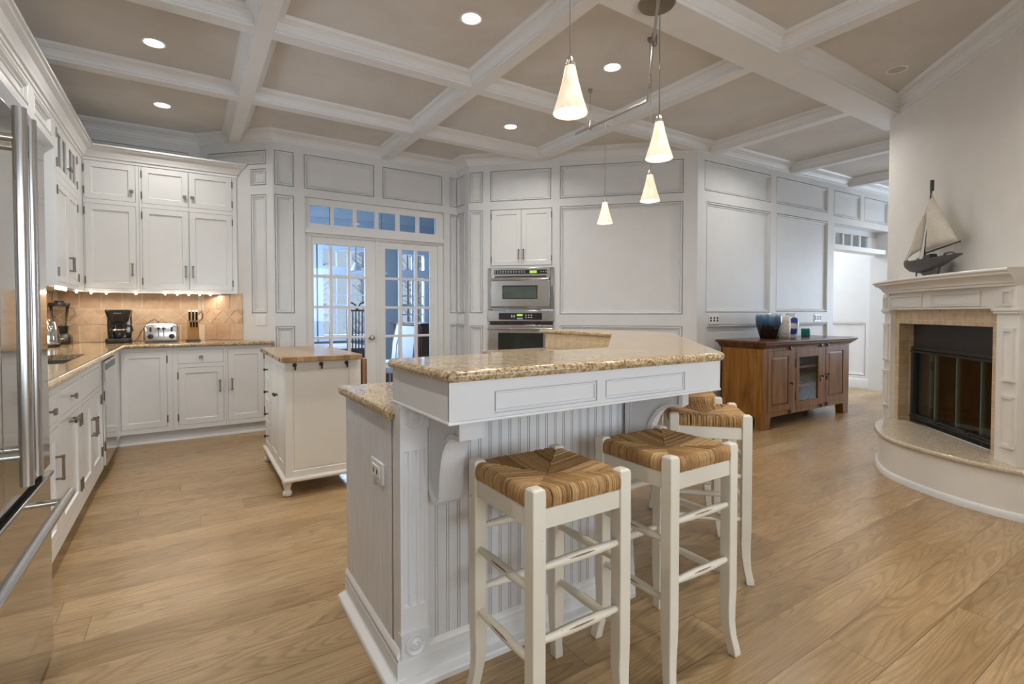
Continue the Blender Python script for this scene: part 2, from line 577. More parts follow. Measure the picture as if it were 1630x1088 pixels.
    def slab(s, poly, z0, z1, r=.012, steps=8, holes=None):
        """polygon slab with a rounded edge"""
        h = z1 - z0
        lay = []
        for k in range(steps + 1):
            a = -PI / 2 + PI * k / steps
            lay.append((r * (1 - math.cos(a)), z0 + h / 2 + h / 2 * math.sin(a)))
        rings = []
        for ins, z in lay:
            rings.append([s.fr(x, y, z) for x, y in inset(poly, ins)])
        rings = [[s.fr(x, y, z0) for x, y in inset(poly, r + .0012)]] + rings + [[s.fr(x, y, z1) for x, y in inset(poly, r + .0012)]]
        return s.loft(rings)
    def build(s, name, mat, parent=None, bevel=0, flat=False, seg=2, angle=35):
        me = bpy.data.meshes.new(name)
        if parent is not None:
            off = Vector(parent['_w']) if '_w' in parent else Vector((0, 0, 0))
        else:
            xs = [v[0] for v in s.v]; ys = [v[1] for v in s.v]; zs = [v[2] for v in s.v]
            off = Vector(((min(xs) + max(xs)) / 2, (min(ys) + max(ys)) / 2, min(zs)))
        me.from_pydata([(v[0] - off[0], v[1] - off[1], v[2] - off[2]) for v in s.v], [], s.f)
        bm = bmesh.new(); bm.from_mesh(me)
        bmesh.ops.remove_doubles(bm, verts=bm.verts, dist=1e-5)
        bmesh.ops.recalc_face_normals(bm, faces=bm.faces)
        bm.to_mesh(me); bm.free()
        if not flat:
            for p in me.polygons:
                p.use_smooth = True
            me.set_sharp_from_angle(angle=R(angle))
        me.materials.append(mat)
        o = bpy.data.objects.new(name, me)
        COL.objects.link(o)
        if parent is not None:
            o.parent = parent
        else:
            o.location = off
        o['_w'] = list(off)
        if bevel:
            b = o.modifiers.new('soft_edge', 'BEVEL')
            b.width = bevel; b.segments = seg; b.limit_method = 'ANGLE'; b.angle_limit = R(40)
        return o

def inset(poly, d):
    n = len(poly); out = []
    ar = sum(poly[i][0] * poly[(i + 1) % n][1] - poly[(i + 1) % n][0] * poly[i][1] for i in range(n))
    sg = 1 if ar > 0 else -1
    for i in range(n):
        a, b, c = poly[i - 1], poly[i], poly[(i + 1) % n]
        def nn(p, q):
            dx, dy = q[0] - p[0], q[1] - p[1]; l = math.hypot(dx, dy)
            return (-dy / l * sg, dx / l * sg)
        n1, n2 = nn(a, b), nn(b, c)
        mx, my = (n1[0] + n2[0]) / 2, (n1[1] + n2[1]) / 2
        l2 = mx * mx + my * my
        out.append((b[0] + mx / l2 * d, b[1] + my / l2 * d))
    return out
def rounded(poly, r, k=5):
    """round the corners of a polygon"""
    n = len(poly); out = []
    for i in range(n):
        a, b, c = Vector(poly[i - 1]), Vector(poly[i]), Vector(poly[(i + 1) % n])
        d1 = (a - b).normalized(); d2 = (c - b).normalized()
        p, q = b + d1 * r, b + d2 * r
        for j in range(k + 1):
            t = j / k
            out.append(tuple((1 - t) ** 2 * p + 2 * t * (1 - t) * b + t * t * q))
    return out

def empty(name, loc, label, cat, group=None, rz=0):
    o = bpy.data.objects.new(name, None)
    COL.objects.link(o)
    o.location = loc; o.rotation_euler = (0, 0, rz); o.empty_display_size = .05
    o['_w'] = list(loc)
    return tag(o, label, cat, group)
def tag(o, label, cat, group=None):
    o['label'] = label; o['category'] = cat
    if group:
        o['group'] = group
    return o
def struct(o):
    o['kind'] = 'structure'
    return o
def lab(o, text):
    o['label'] = text
    return o
TR = [0]
def trim(mb, mat=None, **kw):
    TR[0] += 1
    return struct(mb.build('trim_%d' % TR[0], mat or M['white'], **kw))

# ------------------------------------------------------------------ setting
CEIL = 3.07; ZB = 2.97
S2 = math.sqrt(.5)
F_FRENCH = Fr((0, 5.705), (1, 0), (0, -1))
F_BACK = Fr((0, 6.33), (1, 0), (0, -1))
F_ANG = Fr((.13, 6.33), (1, -1), (-1, -1))
F_SIDE = Fr((2.855, 5.705), (0, -1), (-1, 0))
F_OVEN = Fr((2.855, 5.393), (1, -1), (-1, -1))
F_RIGHT = Fr((4.699, 3.549), (1, -.042), (-.042, -1))
F_FIRE = Fr((1.69, -1.69), (1, 1), (-1, 1))
F_LEFT = Fr((-1.07, 0), (0, 1), (1, 0))

struct(MB().box(-1.3, 11.2, -3.3, 9.2, -.08, 0).build('floor', M['floor'], flat=True))
struct(MB().box(-1.3, 11.2, -3.3, 6.5, CEIL, CEIL + .1).build('ceiling', M['ceil'], flat=True))

PM = [(0, 0), (.0005, -.022), (.0065, -.022), (.008, -.003), (.013, .002), (.020, .001), (.024, -.006), (.028, -.013), (.0285, -.018), (.032, -.018), (.033, -.013), (.041, -.015), (.044, -.023), (.050, -.023)]
def wall(name, fr, u0, u1, panels, openings=(), z1=CEIL, mat=None, th=.12, z0=0):
    mb = MB(fr)
    mb.cells(u0, u1, z0, z1, list(panels) + list(openings), 0)
    for p in panels:
        k = min(1, .40 * min(p[1] - p[0], p[3] - p[2]) / .05)
        mb.panel(*p, [(a * k, b) for a, b in PM])
    mb.cells(u0, u1, z0, z1, list(openings), -th)
    for h in openings:
        a, b, c, d = h
        for (x0, y0), (x1, y1) in (((a, c), (b, c)), ((b, c), (b, d)), ((b, d), (a, d)), ((a, d), (a, c))):
            if max(y0, y1) < .01: continue
            mb.q((x0, 0, y0), (x1, 0, y1), (x1, -th, y1), (x0, -th, y0))
    for (x0, y0), (x1, y1) in (((u1, z0), (u1, z1)), ((u0, z1), (u0, z0))):
        mb.q((x0, 0, y0), (x1, 0, y1), (x1, -th, y1), (x0, -th, y0))
    return struct(mb.build(name, mat or M['wallpanel'], flat=True))
T0, T1, A0, A1, L0, L1 = 2.53, 2.89, 1.207, 2.436, .17, 1.072
wall('wall_back', F_BACK, -1.19, .13, [(-1.0, .03, T0, T1)], z0=0)
wall('wall_back_angled', F_ANG, 0, .8839, [(.10, .805, 2.745, T1), (.62, .805, T0, 2.70), (.62, .805, A0, A1)])
wall('wall_french', F_FRENCH, .755, 2.855,
     [(.77, .955, T0, T1), (1.055, 1.806, T0, T1), (1.905, 2.655, T0, T1), (2.757, 2.852, T0, T1),
      (.77, .955, A0, A1), (2.757, 2.852, A0, A1), (.77, .955, L0, L1), (2.757, 2.852, L0, L1)],
     [(1.062, 2.679, 0, 2.446)])
wall('wall_return', F_SIDE, 0, .312, [(.003, .215, T0, T1), (.003, .215, A0, A1), (.003, .215, L0, L1)])
wall('wall_oven', F_OVEN, 0, 2.608,
     [(.011, .177, T0, T1), (.011, .177, A0, A1), (.011, .177, L0, 1.058), (.27, .998, T0, T1),
      (1.10, 2.458, T0, T1 + .01), (1.10, 2.458, 1.193, 2.44), (1.10, 2.458, L0, 1.066)],
     [(.272, 1.01, 1.765, 2.433), (.262, 1.022, .35, 1.735)])
wall('wall_right', F_RIGHT, 0, 6.4,
     [(.11, 1.325, 2.563, 2.895), (1.435, 2.605, 2.563, 2.895), (2.75, 3.47, 2.54, 2.89), (3.567, 4.271, 2.54, 2.89),
      (.145, 1.32, 1.215, 2.447), (1.445, 2.61, 1.225, 2.447), (.145, 1.32, .17, 1.08), (1.445, 2.63, .17, 1.085)],
     [(2.765, 4.29, 0, 2.446)], th=.24)
wall('wall_left', F_LEFT, -3.3, 6.33, [], [(3.0, 4.7, 1.12, 2.33)])
wall('wall_fireplace', F_FIRE, 1.6, 5.262, [], [(3.76, 4.895, .0, 1.13)], mat=M['drywall'], th=.1)
wall('wall_chimney_side', Fr((5.411, 2.031), (1, -1), (1, 1)), .001, 1.3, [], mat=M['drywall'], th=.05)
wall('wall_front', Fr((0, -3.2), (1, 0), (0, 1)), -1.07, 11.1, [], [(-.5, 4.4, .6, 2.5)])
wall('wall_east', Fr((11.1, 0), (0, 1), (-1, 0)), -3.2, 6.4, [], [(.2, 2.6, .5, 2.5)])
# hall seen through the cased opening
F_HALL = Fr((9.15, 0), (0, 1), (-1, 0))
wall('wall_hall', F_HALL, 3.45, 6.4, [(3.72, 5.2, .2, 1.06)], mat=M['white'])
wall('wall_hall_end', Fr((0, 6.33), (1, 0), (0, -1)), 6.9, 9.15, [], mat=M['white'])
wall('wall_hall_side', Fr((7.1, 0), (0, 1), (1, 0)), 3.72, 6.33, [], mat=M['white'])
trim(MB(F_HALL).extrude_profile([(0, 0), (.018, 0), (.018, .12), (.01, .145), (0, .15)], 3.5, 6.3))
struct(MB(F_RIGHT).extrude_profile([(0, 0), (.018, 0), (.018, .11), (.01, .135), (0, .14)], 0, 2.76).build('baseboard_right', M['white'], flat=True))

# crown moulding round the walls
CR = [(0, ZB - .005), (.010, ZB - .004), (.014, ZB + .010), (.024, ZB + .012), (.026, ZB + .022), (.020, ZB + .025), (.026, ZB + .038), (.05, ZB + .060), (.088, ZB + .070), (.088, ZB + .076), (.110, ZB + .078), (.122, ZB + .092), (.125, CEIL - .0005), (0, CEIL - .0005)]
right_end = F_RIGHT(6.4, 0, 0)
trim(MB().sweep([(-1.07, 2.6), (-1.07, 6.33), (.13, 6.33), (.755, 5.705), (2.855, 5.705), (2.855, 5.393), (4.699, 3.549), right_end[:2]], CR), flat=True)
# crown along the chimney breast
e0 = F_FIRE(5.262, 0, 0); e1 = F_FIRE(1.7, 0, 0)
trim(MB().sweep([e0[:2], e1[:2]], CR), flat=True)
# coffer beams: flat soffit with a stepped crown each side
BH = .05
BP = [(-BH, ZB), (BH, ZB), (BH, ZB + .016), (BH + .008, ZB + .017), (BH + .010, ZB + .027), (BH + .004, ZB + .029), (BH + .006, ZB + .040), (BH + .020, ZB + .062), (BH + .040, ZB + .072), (BH + .040, ZB + .077), (BH + .052, ZB + .079), (BH + .060, ZB + .090), (BH + .062, CEIL + .001)]
BP = BP + [(-a, z) for a, z in BP[:1:-1]]
def beam(x0, y0, x1, y1, dz=0.0):
    d = (x1 - x0, y1 - y0)
    fr = Fr((x0, y0), d, (-d[1], d[0]))
    trim(MB(fr).extrude_profile([(a, z + (dz if z < CEIL else 0)) for a, z in BP], 0, math.hypot(*d)), flat=True)
for x, y0, y1 in ((.427, -1.0, 6.05), (1.937, -1.0, 5.70), (3.437, -1.0, 4.85), (4.93, 2.1, 3.54), (6.45, 1.0, 3.48), (7.85, 1.0, 3.42)):
    beam(x, y0, x, y1, -.002)
for y, x1 in ((3.55, 4.75), (4.75, 3.55)):
    beam(-1.06, y, x1, y)
beam(-1.06, -.6, 5.4, -.6)
# wide soffit between the kitchen and the fireside
SP = [(-.125, ZB - .004), (.125, ZB - .004), (.125, CEIL), (-.15, CEIL), (-.205, CEIL), (-.205, ZB + .088), (-.19, ZB + .08), (-.17, ZB + .07), (-.145, ZB + .036), (-.14, ZB + .02), (-.128, ZB + .012)]
trim(MB(Fr((-1.06, 2.045), (1, 0), (0, 1))).extrude_profile(SP, 0, 6.75), flat=True)

# cased opening transom lattice in the right wall
mb = MB(F_RIGHT)
mb.box(2.7665, 4.2885, -.2, -.02, 2.10, 2.165)
mb.box(2.7665, 4.2885, -.2, -.16, 2.37, 2.4445)
mb.box(2.7665, 2.85, -.199, -.161, 2.166, 2.369); mb.box(4.05, 4.2885, -.199, -.161, 2.166, 2.369)
for k in range(5):
    u = 3.10 + .2375 * k - .01
    mb.box(u, u + .03, -.198, -.165, 2.166, 2.369)
trim(mb, flat=True)
w1 = struct(MB(F_RIGHT).box(2.85, 4.05, -.188, -.182, 2.165, 2.37).build('window_1', M['glass'], flat=True))

# ---------------------------------------------------------- french doors and transom
V = -.06
def grid_leaf(name, u0, u1, zs, us, zt):
    """door leaf: stiles and rails with muntins; us / zs are glass edges"""
    mb = MB(F_FRENCH)
    g0, g1 = us[0][0], us[-1][1]
    h = [(a, b, c, d) for a, b in us for c, d in zs]
    mb.cells(u0, u1, .012, zt, h, V, V - .042)
    mb.cells(u0, u1, .012, zt, h, V - .042)
    for (x0, y0), (x1, y1) in (((u0, .012), (u1, .012)), ((u1, .012), (u1, zt)), ((u1, zt), (u0, zt)), ((u0, zt), (u0, .012))):
        mb.q((x0, V, y0), (x1, V, y1), (x1, V - .042, y1), (x0, V - .042, y0))
    d = struct(mb.build(name, M['white'], flat=True))
    g = MB(F_FRENCH)
    g.box(g0 - .004, g1 + .004, V - .024, V - .019, zs[0][0] - .004, zs[-1][1] + .004)
    g.build('glass', M['glass'], d, flat=True)
    return d
zs = [(.262, .58), (.614, .926), (.956, 1.263), (1.292, 1.595), (1.625, 1.962)]
zs = [(.25, .575), (.605, .925), (.952, 1.262), (1.290, 1.60), (1.628, 1.962)]
d1 = grid_leaf('door_1', 1.1285, 1.838, zs, [(1.158, 1.325), (1.355, 1.52), (1.552, 1.716)], 2.04)
d2 = grid_leaf('door_2', 1.874, 2.612, zs, [(1.952, 2.12), (2.155, 2.322), (2.352, 2.52)], 2.04)
k = MB(); c = F_FRENCH(1.782, V, .928)
k.disc_axis(c, (0, -1, 0), [(.032, 0), (.032, .006), (.012, .01), (.011, .03), (.02, .036), (.029, .046), (.030, .056), (.022, .068), (.006, .072)])
lab(k.build('door_knob', M['nickel'], d1), 'brushed nickel door knob')
# astragal, jambs, transom frame
mb = MB(F_FRENCH)
mb.box(1.838, 1.874, V - .05, V + .012, .01, 2.045)
mb.box(1.0635, 1.127, V - .055, V + .02, .001, 2.0405); mb.box(2.6135, 2.6775, V - .055, V + .02, .001, 2.0405)
mb.box(1.0635, 2.6775, V - .055, V + .019, 2.041, 2.07)
mb.box(1.0635, 2.6775, -.118, -.002, 2.0705, 2.1195)
trim(mb, flat=True)
mb = MB(F_FRENCH)
ph = [(1.12, 1.33), (1.367, 1.575), (1.62, 1.828), (1.868, 2.08), (2.122, 2.333), (2.37, 2.583)]
mb.cells(1.063, 2.678, 2.121, 2.445, [(a, b, 2.175, 2.37) for a, b in ph], -.035, -.075)
mb.cells(1.063, 2.678, 2.121, 2.445, [(a, b, 2.175, 2.37) for a, b in ph], -.075)
w = struct(mb.build('window_2', M['white'], flat=True))
MB(F_FRENCH).box(1.118, 2.585, -.058, -.053, 2.173, 2.372).build('glass', M['glass'], w, flat=True)

# ---------------------------------------------------------- window over the sink (left wall)
mb = MB(F_LEFT)
mb.cells(2.92, 4.78, 1.04, 2.41, [(3.0, 4.7, 1.12, 2.33)], .02, 0)
for u in (3.0, 3.84, 4.66):
    mb.box(u, u + .04, -.1, -.06, 1.12, 2.33)
mb.box(3.0, 4.7, -.1, -.06, 1.12, 1.16); mb.box(3.0, 4.7, -.1, -.06, 2.29, 2.33)
w = struct(mb.build('window_3', M['white'], flat=True))
MB(F_LEFT).box(3.0, 4.7, -.083, -.078, 1.12, 2.33).build('glass', M['glass'], w, flat=True)
area('daylight_sink_window', (-1.3, 3.85, 1.75), (0, R(-90), 0), 1.1, 1.6, P_SINK, DAY)

# ---------------------------------------------------------- backsplash tiles
def travertine(fr, u0, u1, z0, z1, p, start, name_mat='tile'):
    """three courses: squares, a row of diamonds, squares, with real grout joints"""
    TR[0] += 1
    base = struct(MB(fr).box(u0, u1, 0, .006, z0, z1).build('trim_%d' % TR[0], M['grout'], flat=True))
    g = .005
    a, b = MB(fr), MB(fr)
    rows = [(z0, 1.094), (1.25, z1)]
    i = 0
    def clip(poly):
        out = []
        for (x0, y0), (x1, y1) in zip(poly, poly[1:] + poly[:1]):
            out.append((x0, y0))
        return [(min(max(x, u0), u1), y) for x, y in out]
    u = start
    while u < u1:
        x0, x1 = max(u, u0) + g, min(u + p, u1) - g
        if x1 - x0 > .015:
            for r0, r1 in rows:
                (a if random.random() < .5 else b).box(x0, x1, 0, .011, r0 + g, r1 - g)
        u += p
    zl, zh = 1.094 + g, 1.25 - g
    zm = (zl + zh) / 2; hh = (zh - zl) / 2
    u = start - p / 2
    def prism_uz(mb, poly):
        n = len(poly)
        A = [mb.p(x, 0, y) for x, y in poly]; B = [mb.p(x, .011, y) for x, y in poly]
        mb.f.append(A[::-1]); mb.f.append(B)
        for k in range(n):
            j = (k + 1) % n
            mb.f.append([A[k], A[j], B[j], B[k]])
    while u < u1 + p:
        hw = p / 2 - g * 1.4
        for poly in ([(u - hw, zm), (u, zm - hh), (u + hw, zm), (u, zm + hh)],
                     [(u + g * 2, zh), (u + p / 2, zm + g * 1.6), (u + p - g * 2, zh)], [(u + g * 2, zl), (u + p - g * 2, zl), (u + p / 2, zm - g * 1.6)]):
            if min(x for x, y in poly) < u0 - p or max(x for x, y in poly) > u1 + p:
                continue
            c = clip(poly)
            if max(x for x, y in c) - min(x for x, y in c) > .02:
                prism_uz(a if random.random() < .5 else b, c)
        u += p
    a.build('tile', M['tile'], base, flat=True); b.build('tile', M['tile_b'], base, flat=True)
travertine(F_BACK, -1.065, .122, .925, 1.42, .162, -1.031)
travertine(F_ANG, .006, .512, .925, 1.42, .162, .04)
travertine(F_LEFT, 4.75, 6.318, .925, 1.42, .162, 4.76)

# ================================================================== cabinets
F_UB = Fr((0, 6.0), (1, 0), (0, -1))
F_UL = Fr((-.79, 0), (0, 1), (1, 0))
F_BB = Fr((0, 5.70), (1, 0), (0, -1))
F_BL = Fr((-.515, 0), (0, 1), (1, 0))
DP = [(0, 0), (.052, 0), (.055, -.008), (.059, -.010)]
def slab_panel(mb, u0, u1, z0, z1, prof, vf=0.0, th=.02):
    mb.panel(u0, u1, z0, z1, prof, vf)
    for (x0, y0), (x1, y1) in (((u0, z0), (u1, z0)), ((u1, z0), (u1, z1)), ((u1, z1), (u0, z1)), ((u0, z1), (u0, z0))):
        mb.q((x0, vf, y0), (x1, vf, y1), (x1, vf - th, y1), (x0, vf - th, y0))
    mb.q((u0, vf - th, z0), (u1, vf - th, z0), (u1, vf - th, z1), (u0, vf - th, z1))
    return mb
def pull(parent, fr, u, z, L=.115, vert=True, v=0.0, name='handle'):
    mb = MB(fr); h = L / 2
    def bx(a0, a1, v0, v1, b0, b1):     # a across, b along
        if vert: mb.box(u + a0, u + a1, v0, v1, z + b0, z + b1)
        else: mb.box(u + b0, u + b1, v0, v1, z + a0, z + a1)
    bx(-.006, .006, v + .022, v + .032, -h, h)
    for s in (-1, 1):
        bx(-.0105, .0105, v + .021, v + .034, s * h - (.012 if s > 0 else 0), s * h + (.012 if s < 0 else 0))
        bx(-.0055, .0055, v, v + .024, s * (h - .007) - .005, s * (h - .007) + .005)
    return mb.build(name, M['pewter'], parent, bevel=.0015)
def knob(parent, fr, u, z, v=0.0, r=.016):
    mb = MB(fr)
    mb.box(u - .005, u + .005, v, v + .018, z - .005, z + .005)
    mb.box(u - r, u + r, v + .017, v + .028, z - r * .85, z + r * .85)
    return mb.build('knob', M['pewter'], parent, bevel=.002)
def hinge(parent, fr, u, z, v=0.0):
    c = fr(u, v + .003, z - .034)
    return MB().tube([c, (c[0], c[1], c[2] + .068)], .0055, 8).build('hinge', M['pewter'], parent)
def cdoor(parent, fr, u0, u1, z0, z1, hand=None, hinges=None, prof=DP, name='door', mat=None):
    g = .0025
    d = slab_panel(MB(fr), u0 + g, u1 - g, z0 + g, z1 - g, prof, 0).build(name, mat or M['cab'], parent, flat=True)
    if hand:
        kind, u, z = hand
        if kind == 'pull': pull(d, fr, u, z)
        elif kind == 'hpull': pull(d, fr, u, z, vert=False)
        else: knob(d, fr, u, z)
    if hinges:
        for z in (z0 + .075, z1 - .075):
            hinge(d, fr, u0 if hinges == 'l' else u1, z)
    return d
def carcass(parent, fr, u0, u1, z0, z1, holes, depth, mat=None, name='cabinet_body', toe=0):
    mb = MB(fr)
    mb.cells(u0, u1, z0, z1, holes, 0, -.024)
    mb.box(u0, u1, -depth, -.024, z0, z1)
    mb.q((u0, 0, z0), (u0, 0, z1), (u0, -.024, z1), (u0, -.024, z0)); mb.q((u1, 0, z0), (u1, 0, z1), (u1, -.024, z1), (u1, -.024, z0))
    mb.q((u0, 0, z0), (u1, 0, z0), (u1, -.024, z0), (u0, -.024, z0)); mb.q((u0, 0, z1), (u1, 0, z1), (u1, -.024, z1), (u0, -.024, z1))
    return mb.build(name, mat or M['cab'], parent, flat=True)
def cab(name, fr, u0, u1, z0, label, cat='cabinet', group=None):
    return empty(name, fr((u0 + u1) / 2, -.1, z0), label, cat, group)

GU = 'white wall cabinets over the counter'
# --- upper cabinets on the back wall
c = cab('wall_cabinet', F_UB, -.775, -.375, 1.41, 'white wall cabinet with one door over another, above the black coffee maker', group=GU)
h = [(-.78, -.40, 1.44, 2.222), (-.78, -.40, 2.262, 2.612)]
carcass(c, F_UB, -.788, -.376, 1.41, 2.66, h, .325)
cdoor(c, F_UB, *h[0], ('pull', -.43, 1.622), 'l'); cdoor(c, F_UB, *h[1], ('knob', -.43, 2.36), 'l')
c = cab('wall_cabinet', F_UB, -.375, .447, 1.41, 'double wide white wall cabinet with four doors above the toaster and knife block', group=GU)
h = [(-.355, .0235, 1.44, 2.222), (.0255, .405, 1.44, 2.222), (-.355, .0235, 2.262, 2.612), (.0255, .405, 2.262, 2.612)]
carcass(c, F_UB, -.374, .447, 1.41, 2.66, h, .325)
cdoor(c, F_UB, *h[0], ('pull', -.006, 1.622), 'l'); cdoor(c, F_UB, *h[1], ('pull', .055, 1.622), 'r')
cdoor(c, F_UB, *h[2], ('knob', -.008, 2.36), 'l'); cdoor(c, F_UB, *h[3], ('knob', .057, 2.36), 'r')
# --- upper cabinet on the left wall with glazed top doors
c = cab('wall_cabinet', F_UL, 4.86, 5.95, 1.41, 'white corner wall cabinet on the left wall with small glazed top doors', group=GU)
h = [(4.92, 5.352, 1.44, 2.19), (5.354, 5.735, 1.44, 2.19), (4.92, 5.352, 2.245, 2.60), (5.354, 5.735, 2.245, 2.60)]
carcass(c, F_UL, 4.86, 6.325, 1.41, 2.66, h, .275)
cdoor(c, F_UL, *h[0], ('pull', 5.325, 1.60), 'l'); cdoor(c, F_UL, *h[1], ('pull', 5.382, 1.60), 'r')
for i, (a, b, z0, z1) in enumerate(h[2:]):
    m = (a + b) / 2; g = .0025
    mb = MB(F_UL)
    pn = [(a + .055, m - .011, z0 + .055, z1 - .055), (m + .011, b - .055, z0 + .055, z1 - .055)]
    mb.cells(a + g, b - g, z0 + g, z1 - g, pn, 0, -.018)
    mb.q((a + g, 0, z0 + g), (b - g, 0, z0 + g), (b - g, -.018, z0 + g), (a + g, -.018, z0 + g))
    d = mb.build('door', M['cab'], c, flat=True)
    mb = MB(F_UL)
    for p in pn: mb.box(p[0], p[1], -.014, -.010, p[2], p[3])
    mb.build('glass_pane', M['darkglass'], d, flat=True)
    knob(d, F_UL, b - .03 if i == 0 else a + .03, 2.36)
    for z in (z0 + .07, z1 - .07): hinge(d, F_UL, a if i == 0 else b, z)
# valance across the window with recessed panels, and the crown on top of all the wall cabinets
mb = MB(F_UL)
pn = [(1.0, 1.75, 2.455, 2.59), (1.9, 2.45, 2.455, 2.59), (2.6, 3.25, 2.455, 2.59), (3.40, 4.16, 2.455, 2.59), (4.30, 4.77, 2.455, 2.59)]
mb.cells(.8, 4.858, 2.415, 2.66, pn, 0)
for p in pn: mb.panel(*p, PM)
mb.box(.8, 4.858, -.06, -.03, 2.415, 2.66); mb.box(.8, 4.858, -.275, 0, 2.405, 2.417)
trim(mb, M['cab'], flat=True)
CC = [(-.01, 2.615), (.006, 2.615), (.009, 2.635), (.02, 2.642), (.026, 2.66), (.045, 2.695), (.072, 2.715), (.078, 2.728), (.09, 2.732), (.09, 2.748), (-.01, 2.748)]
trim(MB().sweep([(-.79, .8), (-.79, 6.0), (.447, 6.0), (.447, 6.31)], CC), M['cab'], flat=True)

# --- under-cabinet lights
def light_string(path, spots, label):
    e = empty('light_string', path[0], label, 'light', 'under-cabinet light strings')
    MB().tube(path, .004, 6).build('cord', M['plastic_white'], e)
    for p in spots:
        MB().lathe(p[0], p[1], [(.004, p[2] - .012), (.0075, p[2] - .007), (.0075, p[2] + .004), (.004, p[2] + .008)], 10).build('bulb', M['led'], e)
light_string([(-.75, 5.975, 1.402), (.30, 5.975, 1.402)], [(x, 5.968, 1.398) for x in (-.737, -.628, -.407, -.178, -.08, .015, .107, .2)], 'string of tiny warm bulbs under the back wall cabinets')
light_string([(-.815, 4.9, 1.402), (-.815, 5.9, 1.402)], [(-.808, y, 1.398) for y in (4.93, 5.03, 5.12, 5.2, 5.28, 5.75)], 'string of tiny warm bulbs under the left corner wall cabinet')
area('under_cabinet_glow', (-.28, 6.14, 1.395), (R(-14), 0, 0), 1.15, .05, P_UNDER, (1, .87, .70))
area('under_cabinet_glow_left', (-.93, 5.45, 1.395), (0, R(-14), 0), .05, .95, P_UNDER * .7, (1, .87, .70))

# --- base cabinets, back run
GB = 'white base cabinets under the granite counter'
c = cab('base_cabinet', F_BB, -.51, -.125, 0, 'white base cabinet with one tall door in the inner corner', group=GB)
h = [(-.511, -.165, .146, .853)]
carcass(c, F_BB, -.514, -.1225, .105, .888, h, .6)
cdoor(c, F_BB, *h[0], None, 'r')
c = cab('base_cabinet', F_BB, -.12, .31, 0, 'white base cabinet with a drawer above one door, below the knife block', group=GB)
h = [(-.081, .295, .145, .692), (-.081, .295, .730, .857)]
carcass(c, F_BB, -.1215, .313, .105, .888, h, .40)
cdoor(c, F_BB, *h[0], ('pull', .262, .502), 'l')
cdoor(c, F_BB, *h[1], ('knob', .107, .79), None, [(0, 0), (.002, 0)], 'drawer')
c = cab('base_cabinet', F_BB, .32, .7, 0, 'white base cabinet with one tall door, partly behind the kitchen cart', group=GB)
h = [(.331, .655, .147, .855)]
carcass(c, F_BB, .314, .72, .105, .888, h, .04)
cdoor(c, F_BB, *h[0], ('pull', .366, .508), 'r')
mb = MB(F_BB)
mb.box(-1.0, .72, -.10, -.055, 0, .105)
mb.extrude_profile([(-.055, 0), (-.028, 0), (-.03, .012), (-.04, .022), (-.055, .026)], -.57, .72)
trim(mb, flat=True)
# --- base cabinets, left run
c = cab('base_cabinet', F_BL, 2.37, 3.155, 0, 'white base cabinet with a drawer and door right next to the refrigerator', group=GB)
h = [(2.50, 3.115, .16, .682), (2.50, 3.115, .708, .842)]
carcass(c, F_BL, 2.365, 3.154, .105, .888, h, .54)
cdoor(c, F_BL, *h[0], ('pull', 3.06, .50), 'l'); cdoor(c, F_BL, *h[1], ('knob', 2.95, .775), None, [(0, 0), (.002, 0)], 'drawer')
c = cab('base_cabinet', F_BL, 3.156, 3.705, 0, 'white base cabinet with a drawer above a door that has a sideways handle', group=GB)
h = [(3.192, 3.682, .166, .682), (3.192, 3.682, .712, .842)]
carcass(c, F_BL, 3.156, 3.706, .105, .888, h, .54)
cdoor(c, F_BL, *h[0], ('hpull', 3.44, .655), 'r'); cdoor(c, F_BL, *h[1], ('knob', 3.45, .777), None, [(0, 0), (.002, 0)], 'drawer')
c = cab('base_cabinet', F_BL, 3.708, 4.575, 0, 'white double-door base cabinet below the sink', group=GB)
h = [(3.735, 4.109, .165, .682), (4.111, 4.50, .165, .682), (3.735, 4.50, .706, .842)]
carcass(c, F_BL, 3.708, 4.578, .105, .888, h, .06)
cdoor(c, F_BL, *h[0], ('pull', 4.075, .49), 'l'); cdoor(c, F_BL, *h[1], ('pull', 4.146, .49), 'r')
cdoor(c, F_BL, *h[2], None, None, [(0, 0), (.002, 0)], 'drawer_front')
mb = MB(F_BL); mb.box(2.365, 4.578, -.12, -.075, 0, .105); mb.box(5.215, 5.64, -.12, -.075, 0, .105)
trim(mb, flat=True)
mb = MB(F_BL); mb.box(5.205, 5.70, -.08, 0, .105, .888)
trim(mb, M['cab'], flat=True)
# --- dishwasher
c = empty('dishwasher', (-.7, 4.89, 0), 'stainless steel dishwasher built in beside the inner corner cabinet', 'dishwasher')
mb = MB(F_BL); mb.box(4.585, 5.198, -.54, -.012, .09, .87)
mb.build('tub', M['black'], c, flat=True)
d = MB(F_BL).box(4.588, 5.195, -.012, .018, .115, .868).build('door', M['steel_z'], c, bevel=.004)
MB(F_BL).box(4.62, 5.16, .0175, .0195, .80, .845).build('control_strip', M['black'], d, flat=True)
MB(F_BL).box(4.6, 5.18, -.07, -.05, .005, .09).build('toe_panel', M['black'], c, flat=True)

